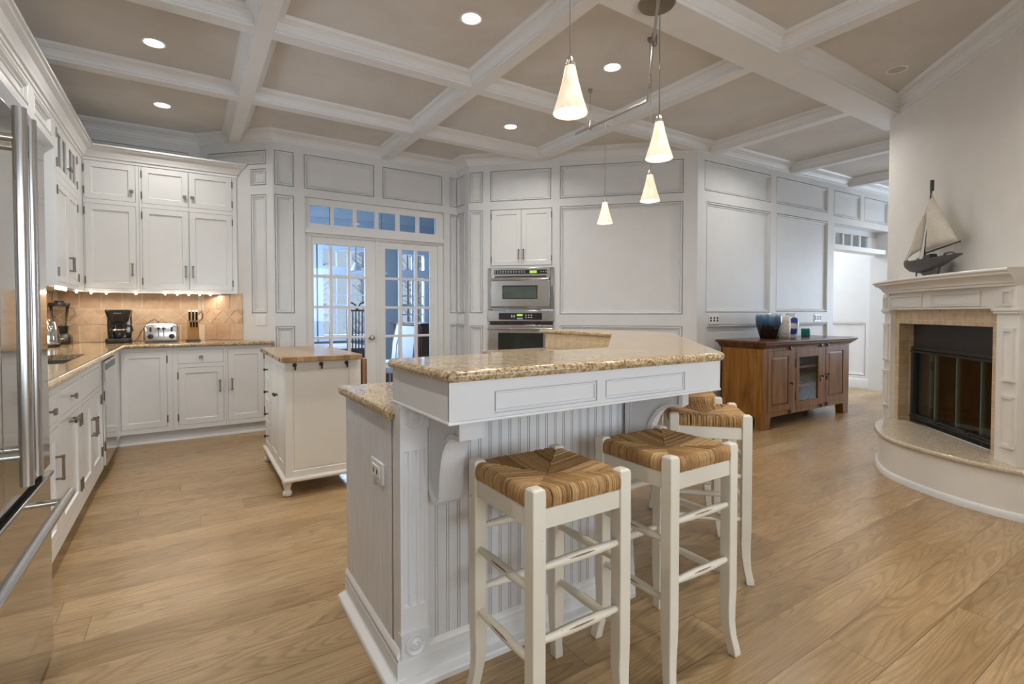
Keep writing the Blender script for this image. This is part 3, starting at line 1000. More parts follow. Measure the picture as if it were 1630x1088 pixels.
# --- countertop
ZC0, ZC1 = .889, .925
mb = MB()
hx0, hx1, hy0, hy1 = -.95, -.592, 3.75, 4.55
mb.box(-1.063, -.488, 2.36, hy0, ZC0, ZC1); mb.box(-1.063, hx0, hy0, hy1, ZC0, ZC1); mb.box(hx1, -.488, hy0, hy1, ZC0, ZC1)
mb.box(-1.063, -.488, hy1, 5.668, ZC0, ZC1)
mb.prism([(-1.063, 5.668), (.752, 5.668), (.752, 5.69), (.122, 6.318), (-1.063, 6.318)], ZC0, ZC1)
hr = (ZC1 - ZC0) / 2; zm = (ZC0 + ZC1) / 2
NOSE = [(-.004, ZC0)] + [(.02 * math.cos(a), zm + hr * math.sin(a)) for a in [-PI / 2 + PI * k / 8 for k in range(9)]] + [(-.004, ZC1)]
mb.sweep([(-.488, 2.36), (-.488, 5.668), (.745, 5.668)], NOSE)
o = mb.build('countertop', M['granite'], angle=50)
tag(o, 'L-shaped gold speckled granite counter along the left and back walls', 'countertop')
# --- sink
c = empty('sink', (-.77, 4.15, .70), 'stainless steel undermount sink let into the left granite counter', 'sink')
mb = MB(); a = .006
x0, x1, y0, y1, z0, z1 = hx0 - a, hx1 + a, hy0 - a, hy1 + a, .70, .888
mb.q((x0, y0, z0), (x1, y0, z0), (x1, y1, z0), (x0, y1, z0))
for (p, q_) in (((x0, y0), (x1, y0)), ((x1, y0), (x1, y1)), ((x1, y1), (x0, y1)), ((x0, y1), (x0, y0))):
    mb.q((*p, z0), (*q_, z0), (*q_, z1), (*p, z1))
b = mb.build('basin', M['chrome'], c, flat=True)
s = b.modifiers.new('thick', 'SOLIDIFY'); s.thickness = .002; s.offset = 1
MB().lathe(-.77, 4.15, [(.045, .7005), (.045, .704), (.03, .7045), (.012, .7015)], 20).build('drain', M['steel_x'], c)

# ================================================================== refrigerator
c = empty('refrigerator', (-.74, 1.825, 0), 'large stainless steel refrigerator with long bar handles at the left edge', 'refrigerator')
XF = -.41; FY0, FYM, FY1 = 1.30, 1.825, 2.352
MB().box(-1.06, XF - .035, FY0, FY1, .02, 1.775).build('body', M['steel_z'], c, bevel=.003)
MB().box(-1.0, XF - .06, FY0 + .02, FY1 - .02, 0, .05).build('toe_grille', M['black'], c, flat=True)
def bar(parent, a, b, posts, r=.015):
    mb = MB(); mb.tube([a, b], r, 16)
    for p, q_ in posts: mb.tube([p, q_], r * .68, 12)
    mb.build('handle', M['chrome'], parent)
for (y0, y1, yh) in ((FY0, FYM - .002, 1.775), (FYM + .002, FY1, 1.873)):
    d = MB().box(XF - .033, XF, y0, y1, .680, 1.785).build('door', M['steel_z'], c, bevel=.004)
    bar(d, (XF + .055, yh, .762), (XF + .055, yh, 1.735), [((XF - .002, yh, z), (XF + .055, yh, z)) for z in (.84, 1.655)])
d = MB().box(XF - .033, XF, FY0, FY1, .028, .648).build('freezer_drawer', M['steel_z'], c, bevel=.004)
MB().box(XF - .03, XF + .010, FY0, FY1, .648, .661).build('drawer_trim', M['chrome'], d, bevel=.003)
bar(d, (XF + .065, 1.40, .597), (XF + .065, 2.262, .597), [((XF - .002, y, .597), (XF + .065, y, .597)) for y in (1.50, 2.165)])
MB().box(XF - .05, XF - .02, FY0 + .005, FY1 - .005, .661, .679).build('gasket', M['gap'], c, flat=True)

# ================================================================== wall ovens and the cupboard above
c = empty('wall_cabinet', F_OVEN(.64, 0, 1.77), 'white double-door cupboard built in above the wall ovens', 'cabinet')
h = [(.281, .6445, 1.772, 2.428), (.6465, 1.003, 1.772, 2.428)]
MB(F_OVEN).box(.273, 1.009, -.118, -.022, 1.768, 2.432).build('cabinet_body', M['cab'], c, flat=True)
cdoor(c, F_OVEN, *h[0], ('pull', .617, 1.90), 'l'); cdoor(c, F_OVEN, *h[1], ('pull', .674, 1.90), 'r')
def oven(z0, z1, label, zc, panel, disp, zdoor, zh, win, wmat, cols, slots):
    c = empty('wall_oven', F_OVEN(.64, 0, z0), label, 'oven', 'wall ovens')
    MB(F_OVEN).box(.265, 1.019, -.115, 0, z0, z1).build('body', M['blackmetal'], c, flat=True)
    if cols:
        for a, b in ((.247, .284), (.992, 1.035)):
            MB(F_OVEN).box(a, b, .0, .022, z0, z1).build('side_trim', M['steel_z'], c, bevel=.004)
        f0, f1 = .286, .990
    else:
        f0, f1 = .247, 1.035
    p = MB(F_OVEN).box(f0, f1, 0, .03, zc[0], zc[1]).build('control_panel', M['steel_x'], c, bevel=.006)
    MB(F_OVEN).box(panel[0], panel[1], .028, .033, panel[2], panel[3]).build('key_panel', M['black'], p, bevel=.002)
    MB(F_OVEN).box(disp[0], disp[1], .0325, .034, disp[2], disp[3]).build('display', M['display'], p, flat=True)
    mb = MB(F_OVEN)
    for a, z, w_, hh in slots: mb.box(a, a + w_, .0325, .0338, z, z + hh)
    mb.build('keys', M['plastic_white'], p, flat=True)
    d = MB(F_OVEN).box(f0, f1, 0, .035, zdoor[0], zdoor[1]).build('door', M['steel_x'], c, bevel=.005)
    MB(F_OVEN).box(win[0] - .012, win[1] + .012, .033, .0365, win[2] - .012, win[3] + .012).build('window_frame', M['black'], d, bevel=.003)
    MB(F_OVEN).box(*win[:2], .035, .0375, *win[2:]).build('window', wmat, d, flat=True)
    mb = MB(); mb.tube([F_OVEN(f0 + .01, .075, zh), F_OVEN(f1 - .01, .075, zh)], .012, 12)
    for u in (f0 + .04, f1 - .04): mb.tube([F_OVEN(u, .03, zh), F_OVEN(u, .075, zh)], .009, 8)
    mb.build('handle', M['chrome'], d)
    return c
sl = [(.33 + .032 * k, z, .014, .006) for k in range(12) for z in (1.680, 1.697)] + [(.88 + .027 * k, 1.688, .012, .007) for k in range(3)]
c = oven(1.253, 1.742, 'upper stainless wall oven with a narrow window and green clock display', (1.615, 1.742), (.321, .953, 1.666, 1.716), (.75, .835, 1.676, 1.706), (1.283, 1.597), 1.603, (.436, .832, 1.387, 1.522), M['oven_window'], True, sl)
MB(F_OVEN).box(.33, .945, .028, .032, 1.628, 1.645).build('vent_slot', M['blackmetal'], c, flat=True)
MB(F_OVEN).box(.286, .99, 0, .03, 1.254, 1.278).build('lower_trim', M['chrome'], c, bevel=.004)
sl = [(.53 + .03 * k, z, .016, .01) for k in range(2) for z in (1.160, 1.176)] + [(.605 + .024 * k, 1.137, .014, .018) for k in range(3)] + [(.70 + .032 * k, z, .016, .01) for k in range(3) for z in (1.155, 1.18)]
c = oven(.40, 1.243, 'lower stainless wall oven half hidden behind the bar counter', (1.112, 1.243), (.38, .897, 1.132, 1.211), (.60, .668, 1.174, 1.198), (.43, 1.072), 1.025, (.385, .90, .62, .965), M['darkglass'], False, sl)
mb = MB(F_OVEN)
for k in range(4): mb.box(.27 + .19 * k, .44 + .19 * k, .0, .02, 1.078, 1.106)
mb.build('vent_slot', M['blackmetal'], c, flat=True)

# ================================================================== switches and outlets on the walls
def plate(fr, u0, u1, z0, z1, label, kind, n):
    cat = 'light switch' if kind == 'switch' else 'outlet'
    c = empty('light_switch' if kind == 'switch' else 'wall_outlet', fr((u0 + u1) / 2, 0, z0), label, cat)
    MB(fr).box(u0, u1, .0005, .007, z0, z1).build('cover_plate', M['plastic_white'], c, bevel=.002)
    w_ = (u1 - u0) / n
    for k in range(n):
        m = u0 + w_ * (k + .5); zz = (z0 + z1) / 2
        if kind == 'switch':
            MB(fr).box(m - .016, m + .016, .006, .011, zz - .033, zz + .033).build('rocker', M['plastic_white'], c, bevel=.0015)
        else:
            for s in (-.024, .006):
                MB(fr).box(m - .012, m + .012, .006, .0085, zz + s, zz + s + .022).build('socket', M['gap'], c, bevel=.001)
plate(F_ANG, .672, .79, 1.082, 1.199, 'white double rocker switch on the angled wall above the counter end', 'switch', 2)
plate(F_SIDE, .04, .17, 1.072, 1.19, 'white switch plate in the corner left of the ovens', 'switch', 1)
plate(F_RIGHT, .198, .365, 1.085, 1.192, 'white outlet plate on the right wall left of the blue vase', 'outlet', 3)
plate(F_RIGHT, 2.30, 2.465, 1.095, 1.195, 'white outlet plate on the right wall above the teal candle', 'outlet', 3)

# ================================================================== things on the counter
ZT = .9255
# coffee maker
cx, cy = -.55, 6.10
c = empty('coffee_maker', (cx, cy, ZT), 'black drip coffee maker with glass carafe on the back counter', 'coffee maker')
MB().slab(rounded([(cx - .10, cy - .12), (cx + .10, cy - .12), (cx + .10, cy + .11), (cx - .10, cy + .11)], .04), ZT, ZT + .045, .008).build('base', M['black'], c)
MB().slab(rounded([(cx - .095, cy + .01), (cx + .095, cy + .01), (cx + .095, cy + .11), (cx - .095, cy + .11)], .03), ZT + .044, ZT + .30, .008).build('water_tank', M['black'], c)
ring = lambda z, w_, d0: [(x, y, z) for x, y in rounded([(cx - w_, cy + d0), (cx + w_, cy + d0), (cx + w_, cy + .10), (cx - w_, cy + .10)], .045)]
b = MB().loft([ring(ZT + .20, .072, -.065), ring(ZT + .25, .088, -.09), ring(ZT + .30, .10, -.108), ring(ZT + .318, .098, -.104)]).build('brew_basket', M['black'], c)
MB().box(cx - .03, cx + .03, cy - .1125, cy - .105, ZT + .277, ZT + .287).build('badge', M['pewter'], b, flat=True)
g = MB().lathe(cx, cy - .045, [(.055, ZT + .048), (.066, ZT + .06), (.068, ZT + .09), (.062, ZT + .13), (.045, ZT + .165), (.042, ZT + .175)], 24).build('carafe', M['jarglass'], c)
MB().lathe(cx, cy - .045, [(.044, ZT + .174), (.046, ZT + .18), (.03, ZT + .195)], 20).build('lid', M['black'], g)
MB().lathe(cx, cy - .045, [(.0675, ZT + .118), (.069, ZT + .124), (.065, ZT + .134), (.0635, ZT + .134)], 24, cap=False).build('band', M['chrome'], g)
MB().tube([(cx + .04, cy - .06, ZT + .165), (cx + .10, cy - .075, ZT + .16), (cx + .11, cy - .08, ZT + .12), (cx + .075, cy - .07, ZT + .08)], .008, 8).build('handle', M['black'], g)
MB().box(cx + .062, cx + .085, cy - .004, cy + .0095, ZT + .10, ZT + .25).build('level_window', M['steel_x'], c, flat=True)
# toaster
cx, cy = -.215, 6.06
c = empty('toaster', (cx, cy, ZT), 'brushed steel four-slot toaster on the back counter', 'toaster')
ring = lambda z, k, r: [(x, y, z) for x, y in rounded([(cx - .142 + k, cy - .1 + k), (cx + .142 - k, cy - .1 + k), (cx + .142 - k, cy + .1 - k), (cx - .142 + k, cy + .1 - k)], r)]
MB().loft([ring(ZT + .012, .004, .02), ring(ZT + .03, 0, .03), ring(ZT + .14, .004, .03), ring(ZT + .165, .014, .03), ring(ZT + .182, .036, .03), ring(ZT + .186, .055, .03)]).build('shell', M['steel_x'], c, angle=50)
MB().box(cx - .13, cx + .13, cy - .092, cy + .092, ZT, ZT + .014).build('base', M['black'], c)
for s in (-1, 1):
    MB().disc_axis((cx + s * .085, cy - .101, ZT + .058), (0, -1, 0), [(.024, 0), (.024, .006), (.018, .018), (.004, .02)], 18).build('dial', M['black'], c)
    MB().box(cx + s * .021 - .003, cx + s * .021 + .003, cy - .102, cy - .095, ZT + .055, ZT + .15).build('lever_slot', M['black'], c)
    MB().box(cx + s * .021 - .014, cx + s * .021 + .014, cy - .118, cy - .1, ZT + .128, ZT + .142).build('lever', M['black'], c, bevel=.003)
    MB().box(cx + s * .085 - .008, cx + s * .085 + .008, cy - .1025, cy - .098, ZT + .105, ZT + .15).build('buttons', M['black'], c, flat=True)
for x in (-.075, -.035, .035, .075):
    MB().box(cx + x - .012, cx + x + .012, cy - .06, cy + .06, ZT + .18, ZT + .1875).build('slot', M['gap'], c, flat=True)
MB().tube([(cx - .02, cy + .09, ZT + .15), (cx - .03, cy + .10, ZT + .20), (cx - .065, cy + .105, ZT + .222), (cx - .11, cy + .11, ZT + .19), (cx - .17, cy + .12, ZT + .10), (cx - .20, cy + .12, ZT + .03), (cx - .23, cy + .13, ZT + .004)], .0035, 7).build('power_cord', M['black'], c)
# knife block
cx, cy = .05, 6.10
c = empty('knife_block', (cx, cy, ZT), 'honey wood knife block with black handled knives on the back counter', 'knife block')
MB().box(cx - .062, cx + .062, cy - .09, cy + .09, ZT, ZT + .016).build('base', M['black'], c, bevel=.004)
fr = Fr((cx - .05, cy), (1, 0), (0, 1))
MB(fr).extrude_profile([(-.075, ZT + .015), (.055, ZT + .015), (.085, ZT + .17), (-.035, ZT + .215), (-.075, ZT + .13)], 0, .10).build('block', M['knifewood'], c, bevel=.003)
for j, (dx, vz, v) in enumerate([(x, z, y) for x in (.02, .05, .08) for z, y in ((.205, -.03), (.185, .03))] + [(.03, .15, -.07), (.055, .15, -.07), (.08, .15, -.07)]):
    a = Vector((cx - .05 + dx, cy + v, ZT + vz)); dr = Vector((0, -.45, .9)) if vz > .16 else Vector((0, -.8, .5))
    k = MB().tube([a - dr * .01, a + dr * .02, a + dr * .06, a + dr * .105], [.009, .0095, .0105, .010], 8).build('knife_handle', M['black'], c)
    MB().tube([a + dr * .1055, a + dr * .112], [.0105, .0085], 8).build('end_cap', M['chrome'], k)
MB().tube([(cx + .045, cy - .02, ZT + .27), (cx + .07, cy - .03, ZT + .30), (cx + .085, cy - .03, ZT + .275), (cx + .08, cy - .02, ZT + .235), (cx + .055, cy, ZT + .20)], .004, 7).build('shears_handle', M['black'], c)
# blender
cx, cy = -.975, 6.07
c = empty('blender', (cx, cy, ZT), 'black countertop blender with clear jar in the counter corner', 'blender')
sq = lambda z, k: [(x, y, z) for x, y in rounded([(cx - k, cy - k), (cx + k, cy - k), (cx + k, cy + k), (cx - k, cy + k)], .025)]
MB().loft([sq(ZT, .075), sq(ZT + .02, .083), sq(ZT + .06, .082), sq(ZT + .085, .07), sq(ZT + .10, .055)]).build('motor_base', M['black'], c)
MB().lathe(cx, cy, [(.052, ZT + .10), (.058, ZT + .11), (.062, ZT + .165), (.055, ZT + .17)], 20).build('collar', M['black'], c)
MB().box(cx - .05, cx + .05, cy - .086, cy - .08, ZT + .03, ZT + .055).build('key_strip', M['chrome'], c, bevel=.002)
MB().lathe(cx, cy, [(.048, ZT + .17), (.052, ZT + .19), (.07, ZT + .345), (.073, ZT + .352)], 20).build('jar', M['jarglass'], c)
MB().lathe(cx, cy, [(.074, ZT + .345), (.077, ZT + .36), (.074, ZT + .378), (.035, ZT + .38), (.035, ZT + .395), (.0, ZT + .396)], 20).build('lid', M['black'], c)
MB().tube([(cx + .066, cy - .01, ZT + .335), (cx + .105, cy - .02, ZT + .32), (cx + .11, cy - .02, ZT + .27), (cx + .062, cy - .01, ZT + .215)], .008, 8).build('handle', M['jarglass'], c)
# kettle
cx, cy = -.982, 5.62
c = empty('electric_kettle', (cx, cy, ZT), 'brushed steel electric kettle on the left counter', 'kettle')
MB().lathe(cx, cy, [(.082, ZT), (.084, ZT + .008), (.082, ZT + .022)], 24).build('base', M['black'], c)
MB().lathe(cx, cy, [(.08, ZT + .024), (.082, ZT + .04), (.077, ZT + .11), (.066, ZT + .175), (.056, ZT + .20)], 28).build('body', M['steel_z'], c)
MB().lathe(cx, cy, [(.056, ZT + .20), (.05, ZT + .212), (.02, ZT + .218), (.014, ZT + .235), (.004, ZT + .238)], 20).build('lid', M['chrome'], c)
MB().tube([(cx - .02, cy - .05, ZT + .20), (cx - .02, cy - .10, ZT + .205), (cx - .02, cy - .115, ZT + .16), (cx - .01, cy - .095, ZT + .09), (cx, cy - .075, ZT + .07)], .011, 9).build('handle', M['black'], c)
MB().tube([(cx + .01, cy + .055, ZT + .15), (cx + .01, cy + .085, ZT + .185), (cx + .01, cy + .10, ZT + .195)], [.022, .014, .010], 9).build('spout', M['steel_z'], c)

# ================================================================== island with raised bar
isl = empty('kitchen_island', (1.6, 2.0, 0), 'white beadboard kitchen island with raised bar and scrolled corbels', 'kitchen island')
MP = M['islandpaint']
OUT = [(.565, 1.545), (1.575, 1.545), (2.77, 2.74), (2.77, 3.63)]
INN = [(2.70, 3.63), (2.70, 2.745), (1.548, 1.60), (.565, 1.60)]
MB().prism([(.577, 1.56), (1.57, 1.56), (2.763, 2.745), (2.763, 3.62), (2.08, 3.62), (2.08, 3.0), (1.29, 2.163), (.577, 2.163)], .0, .862).build('base', MP, isl, flat=True)
MB().prism(OUT + INN, .08, 1.029).build('knee_wall', MP, isl, flat=True)
def beadboard(fr, u0, u1, z0, z1, p=.05, v=0.0, bead=True):
    mb = MB(fr); pts = [(u0, v)]
    n = max(1, round((u1 - u0) / p)); p = (u1 - u0) / n
    for k in range(n):
        a = u0 + k * p
        if bead: pts += [(a + p - .0130, v), (a + p - .0120, v - .005), (a + p - .0100, v - .005), (a + p - .0090, v - .0005), (a + p - .0045, v - .0005), (a + p - .0035, v - .005), (a + p - .0015, v - .005), (a + p - .0005, v)]
        else: pts += [(a + p - .0075, v), (a + p - .0055, v - .0045), (a + p - .0025, v - .0045), (a + p - .0005, v)]
    pts.append((u1, v))
    lo = [mb.p(u, w_, z0) for u, w_ in pts]; hi = [mb.p(u, w_, z1) for u, w_ in pts]
    for k in range(len(pts) - 1):
        mb.f.append([lo[k], lo[k + 1], hi[k + 1], hi[k]])
    return mb
F_IF = Fr((0, 1.545), (1, 0), (0, -1)); F_IL = Fr((.565, 0), (0, 1), (-1, 0)); F_I45 = Fr((1.575, 1.545), (1, 1), (1, -1)); F_IR = Fr((2.77, 0), (0, 1), (1, 0))
beadboard(F_IF, .656, 1.572, .11, .925, .042, .006).build('beadboard_panel', MP, isl, flat=True)
mb = beadboard(F_IL, 1.5995, 2.166, .07, .863, .0355, .005, False)
mb.q((2.166, .005, .07), (2.166, .005, .863), (2.166, -.012, .863), (2.166, -.012, .07))
mb.build('beadboard_panel', MP, isl, flat=True)
beadboard(F_I45, .003, 1.688, .11, .925, .042, .006).build('beadboard_panel', MP, isl, flat=True)
beadboard(F_IR, 2.745, 3.62, .11, .925, .042, .006).build('beadboard_panel', MP, isl, flat=True)
# fluted pilaster with rosettes
mb = MB(F_IF)
fl = [(.572 + .0275 * k, .592 + .0275 * k, .262, .768) for k in range(3)]
mb.cells(.562, .656, .10, .918, fl, .018)
for f in fl: mb.panel(*f, [(0, 0), (.0015, -.004), (.0045, -.0075), (.008, -.009)], .018)
mb.q((.656, .018, .10), (.656, .018, .918), (.656, 0, .918), (.656, 0, .10)); mb.q((.562, .018, .10), (.562, .018, .918), (.562, -.055, .918), (.562, -.055, .10))
pil = mb.build('pilaster', MP, isl, flat=True)
for z0, z1 in ((.10, .183), (.838, .918)):
    zc_ = (z0 + z1) / 2 - .003
    mb = MB(F_IF); mb.box(.561, .657, .004, .024, z0, z1 - .0045); mb.box(.559, .659, .003, .029, z1 - .009, z1)
    ctr = F_IF(.609, .0235, zc_)
    mb.disc_axis(ctr, (0, -1, 0), [(.036, 0), (.036, .003), (.031, .0065), (.025, .003), (.021, .002), (.016, .006), (.012, .007), (.009, .003), (.006, .007), (.001, .009)], 28)
    mb.build('rosette_block', MP, pil)
# base moulding
BM = [(0, .128), (.006, .126), (.012, .118), (.016, .110), (.016, .102), (.009, .097), (.011, .088), (.014, .084), (.014, .034), (.018, .030), (.042, .022), (.046, .016), (.046, 0), (0, 0)]
MB().sweep([(.566, 2.168)] + OUT, BM).build('base_moulding', M['white'], isl, flat=True)
# frieze under the bar
FP = [(-.018, .918), (.003, .918), (.004, .921), (.003, .925), (0, .926), (-.009, .9265), (-.009, 1.0295), (-.018, 1.0295)]
fz = MB()
fz.sweep([(.566, 1.60), (.566, 1.178), (1.70, 1.178), (3.165, 2.643), (3.165, 3.64)], FP)
fz.box(.566, .5745, 1.1872, 1.60, .9263, 1.0293)
fz.fr = Fr((1.70, 1.178), (1, 1), (1, -1)); fz.box(.004, 2.068, -.0085, 0, .9263, 1.0293)
fz.fr = ID; fz.box(3.1565, 3.165, 2.65, 3.64, .9263, 1.0293)
fz.fr = Fr((0, 1.178), (1, 0), (0, -1))
fp = [(.702, 1.077, .936, 1.0), (1.112, 1.497, .936, 1.0)]
fz.cells(.566, 1.70, .9263, 1.0294, fp, 0)
for f in fp: fz.panel(*f, [(0, 0), (.0008, -.008), (.004, -.008), (.0055, -.001), (.009, -.001), (.011, -.006)])
fz.fr = ID
fz.build('frieze', MP, isl, flat=True)
MB().prism([(.575, 1.54), (.575, 1.19), (1.693, 1.19), (3.15, 2.65), (3.15, 3.63), (2.775, 3.63), (2.775, 2.745), (1.575, 1.54)], .934, .944).build('soffit_board', MP, isl, flat=True)
# corbels
def corbel(o, d, w0, w1):
    """scrolled bracket: o on the wall, d pointing out, from w0 to w1 across"""
    n = (d[1], -d[0])
    fr = Fr(o, (-n[0], -n[1]), d)
    prof = [(0, .918), (.238, .918), (.238, .838), (.222, .834), (.196, .836), (.170, .828), (.145, .808), (.125, .780), (.110, .745), (.100, .70), (.096, .66), (.094, .63), (.088, .612), (.076, .60), (.060, .594), (.044, .597), (.030, .606), (.018, .622), (.008, .642), (0, .66)]
    mb = MB(fr); mb.extrude_profile(prof, w0, w1)
    cb = mb.build('corbel', MP, isl, angle=22)
    m = len(prof)
    for u, s in ((w0, -1), (w1, 1)):
        eb = MB(fr)
        for p0, p1, h in ((prof, inset(prof, .015), .006), (inset(prof, .020), inset(prof, .023), .0025)):
            L = [[eb.p(u + s * hh, v, z) for v, z in q_] for q_, hh in ((p0, .0003), (p0, h), (p1, h), (p1, .0003))]
            for x, y in zip(L, L[1:]):
                for k in range(m):
                    j = (k + 1) % m
                    eb.f.append([x[k], x[j], y[j], y[k]])
        eb.build('edge_bead', MP, cb, flat=True)
    return cb
corbel((.70, 1.540), (0, -1), -.036, .036)
corbel((1.585, 1.535), (.38, -.92), -.036, .036)
corbel((2.765, 2.76), (.92, -.38), -.036, .036)
# tiles between the counter and the bar
MB().box(2.690, 2.6995, 2.75, 3.62, .9008, 1.0285).build('tile_backsplash', M['tile_bar'], isl, flat=True)
MB(Fr((1.548, 1.60), (1, 1), (-1, 1))).box(.004, 1.62, 0, .009, .9008, 1.0285).build('tile_backsplash', M['tile_bar45'], isl, flat=True)
# outlet on the end
o_ = MB(F_IL).box(1.67, 1.80, .0055, .014, .622, .694).build('outlet', M['plastic_white'], isl, bevel=.002)
MB(F_IL).box(1.695, 1.775, .013, .018, .638, .678).build('outlet_face', M['plastic_white'], o_, bevel=.0015)
for u in (1.712, 1.75):
    MB(F_IL).box(u, u + .009, .0175, .0187, .650, .666).build('socket', M['gap'], o_, flat=True)

low = MB().slab([(.538, 1.575), (.5605, 1.575), (.5605, 1.606), (1.543, 1.606), (2.6875, 2.754), (2.6875, 3.65), (2.06, 3.65), (2.06, 3.0), (1.27, 2.205), (.538, 2.205)], .8635, .900, .009)
tag(low.build('countertop', M['granite'], angle=50), 'lower gold granite counter of the island behind the raised bar', 'countertop')
bar_ = MB().slab(rounded([(.548, 1.158), (1.708, 1.158), (3.185, 2.635), (3.185, 3.70), (2.665, 3.70), (2.665, 2.76), (1.535, 1.625), (.548, 1.625)], .034, 5), 1.030, 1.0605, .014)
tag(bar_.build('bar_counter', M['granite'], angle=50), 'long angled gold granite bar top on the raised part of the island', 'countertop')

# ================================================================== bar stools
def rush_mesh(parent):
    rnd = random.Random(3)
    mb = MB(); tones = []
    w_ = .0056; n = 56
    def add(v, tone):
        tones.append(tone); return mb.w(v)
    for k in range(4):
        ca, sa = math.cos(k * PI / 2), math.sin(k * PI / 2)
        base = .5
        for i in range(n):
            p = (i - (n - 1) / 2) * w_
            if rnd.random() < .4: base = min(1, max(0, rnd.gauss(.52, .15)))
            tone = min(1, max(0, base + rnd.gauss(0, .13)))
            a = abs(p)
            if a > .152: continue
            path = []
            def zt(d):
                return .7255 + .0165 * min(1, d / .15) ** 1.3 + .004 * min(1, a / .15)
            m = 5
            for j in range(m + 1):
                d = a + (.150 - a) * j / m
                path.append((d, zt(d), 0, 1))
            if a < .134:
                path += [(.160, .7445, .35, .94), (.168, .739, .75, .66), (.1725, .729, .97, .25), (.173, .714, 1, 0), (.170, .7015, .95, -.3)]
            sk = rnd.gauss(0, .0010); lift = rnd.gauss(0, .0009)
            ids = []
            for d, z, nx, nz in path:
                row = []
                for off, h in ((-w_ * .54, -.0012), (-w_ * .3, .0020), (0, .0032), (w_ * .3, .0020), (w_ * .54, -.0012)):
                    x, y = p + off + sk, -(d + nx * h); zz = z + nz * (h + lift)
                    row.append(add((x * ca - y * sa, x * sa + y * ca, zz), tone))
                ids.append(row)
            for r0, r1 in zip(ids, ids[1:]):
                for q_ in range(4):
                    mb.f.append([r0[q_], r0[q_ + 1], r1[q_ + 1], r1[q_]])
    i0 = len(mb.v)
    mb.box(-.162, .162, -.162, .162, .699, .722)
    tones += [.15] * (len(mb.v) - i0)
    me = bpy.data.meshes.new('rush_seat')
    me.from_pydata(mb.v, [], mb.f)
    at = me.color_attributes.new('strand', 'FLOAT_COLOR', 'POINT')
    for i, t in enumerate(tones):
        at.data[i].color = (t, t, t, 1)
    for p in me.polygons: p.use_smooth = True
    me.materials.append(M['rush'])
    o = bpy.data.objects.new('rush_seat', me)
    COL.objects.link(o); o.parent = parent
    return o
GS = 'rush-seat bar stools round the bar'
st = empty('bar_stool', (0, 0, 0), '', 'stool', GS)
rush_mesh(st)
for sx in (-1, 1):
    for sy in (-1, 1):
        rings = []
        for z, off, hw in ((0, .020, .0150), (.006, .020, .0165), (.03, .016, .0160), (.07, .007, .0160), (.12, .0005, .0180), (.17, -.0015, .0200), (.24, 0, .0207), (.40, 0, .0207), (.60, 0, .0207), (.742, 0, .0207), (.750, 0, .0195), (.7545, 0, .015), (.756, 0, .006)):
            cx, cy = sx * (.155 + off * .8), sy * (.155 + off * .8)
            rings.append([(cx + a * hw, cy + b * hw, z) for a, b in ((-1, -1), (1, -1), (1, 1), (-1, 1))])
        MB().loft(rings).build('leg', M['stool'], st, bevel=.003)
for k in range(4):
    fr = Fr((0, 0), (math.cos(k * PI / 2), math.sin(k * PI / 2)), (-math.sin(k * PI / 2), math.cos(k * PI / 2)))
    MB(fr).box(-.136, .136, .147, .169, .645, .699).build('apron_rail', M['stool'], st, bevel=.0025)
    for z in ((.345, .54) if k % 2 == 0 else (.285, .478)):
        r = MB().tube([fr(u, .157, z) for u in (-.142, -.12, -.06, 0, .06, .12, .142)], [.0085, .0105, .0135, .0145, .0135, .0105, .0085], 12).build('rung', M['stool'], st)
        c0, c1 = fr(-.035, .157 + .0128, z + .006), fr(.045, .157 + .0128, z + .007)
        mid = [fr(u, .157 + .0129, z + .0065) for u in (-.04, -.015, .02, .05)]
        MB().tube(mid, [.0006, .0022, .0022, .0006], 6).build('worn_streak', M['scuff'], r)
st['label'] = 'cream bar stool nearest the camera at the left end of the bar'
st.location = (.912, 1.218, 0)
def copy_thing(root, loc, rz, label):
    r = root.copy(); COL.objects.link(r); r.location = loc; r.rotation_euler = (0, 0, rz); r['label'] = label
    for ch in list(root.children):
        c = ch.copy(); COL.objects.link(c); c.parent = r
        for g in ch.children:
            d = g.copy(); COL.objects.link(d); d.parent = c
    return r
copy_thing(st, (1.446, 1.224, 0), R(180), 'cream bar stool second from the left, in full view under the bar corner')
copy_thing(st, (2.095, 1.535, 0), R(45), 'cream bar stool turned along the angled side of the bar, third from the left')
copy_thing(st, (2.415, 1.905, 0), R(225), 'farthest cream bar stool, mostly hidden behind the third one')

# ================================================================== kitchen cart
c = empty('kitchen_cart', (.76, 4.04, 0), 'cream kitchen cart with butcher block top and bun feet', 'kitchen cart')
X0, X1, Y0, Y1 = .53, .985, 3.555, 4.56
MB().box(.497, 1.012, 3.478, 4.612, .893, .927).build('butcher_block_top', M['butcher'], c, bevel=.004)
b = MB().box(X0 + .016, X1 - .004, Y0 + .014, Y1, .125, .893).build('cart_body', M['cream'], c, flat=True)
FC = Fr((X0, 0), (0, 1), (-1, 0)); FS = Fr((0, Y0), (1, 0), (0, -1))
mb = MB(FC)
hh = [(3.60, 3.885, .155, .845), (3.89, 4.215, .155, .845)] + [(4.25, 4.53, .155 + .1755 * k, .155 + .1755 * k + .165) for k in range(4)]
mb.cells(Y0, Y1, .125, .893, hh, 0, -.004)
mb.build('front_frame', M['cream'], c, flat=True)
CP = [(0, 0), (.045, 0), (.049, -.008), (.055, -.010)]
def ball_knob(parent, fr, u, z, r=.011):
    return MB().disc_axis(fr(u, 0, z), (fr.n[0], fr.n[1], 0), [(.006, 0), (.005, .010), (.004, .014), (r, .020), (r * 1.05, .026), (r * .6, .032), (.001, .033)], 14).build('knob', M['bronze'], parent)
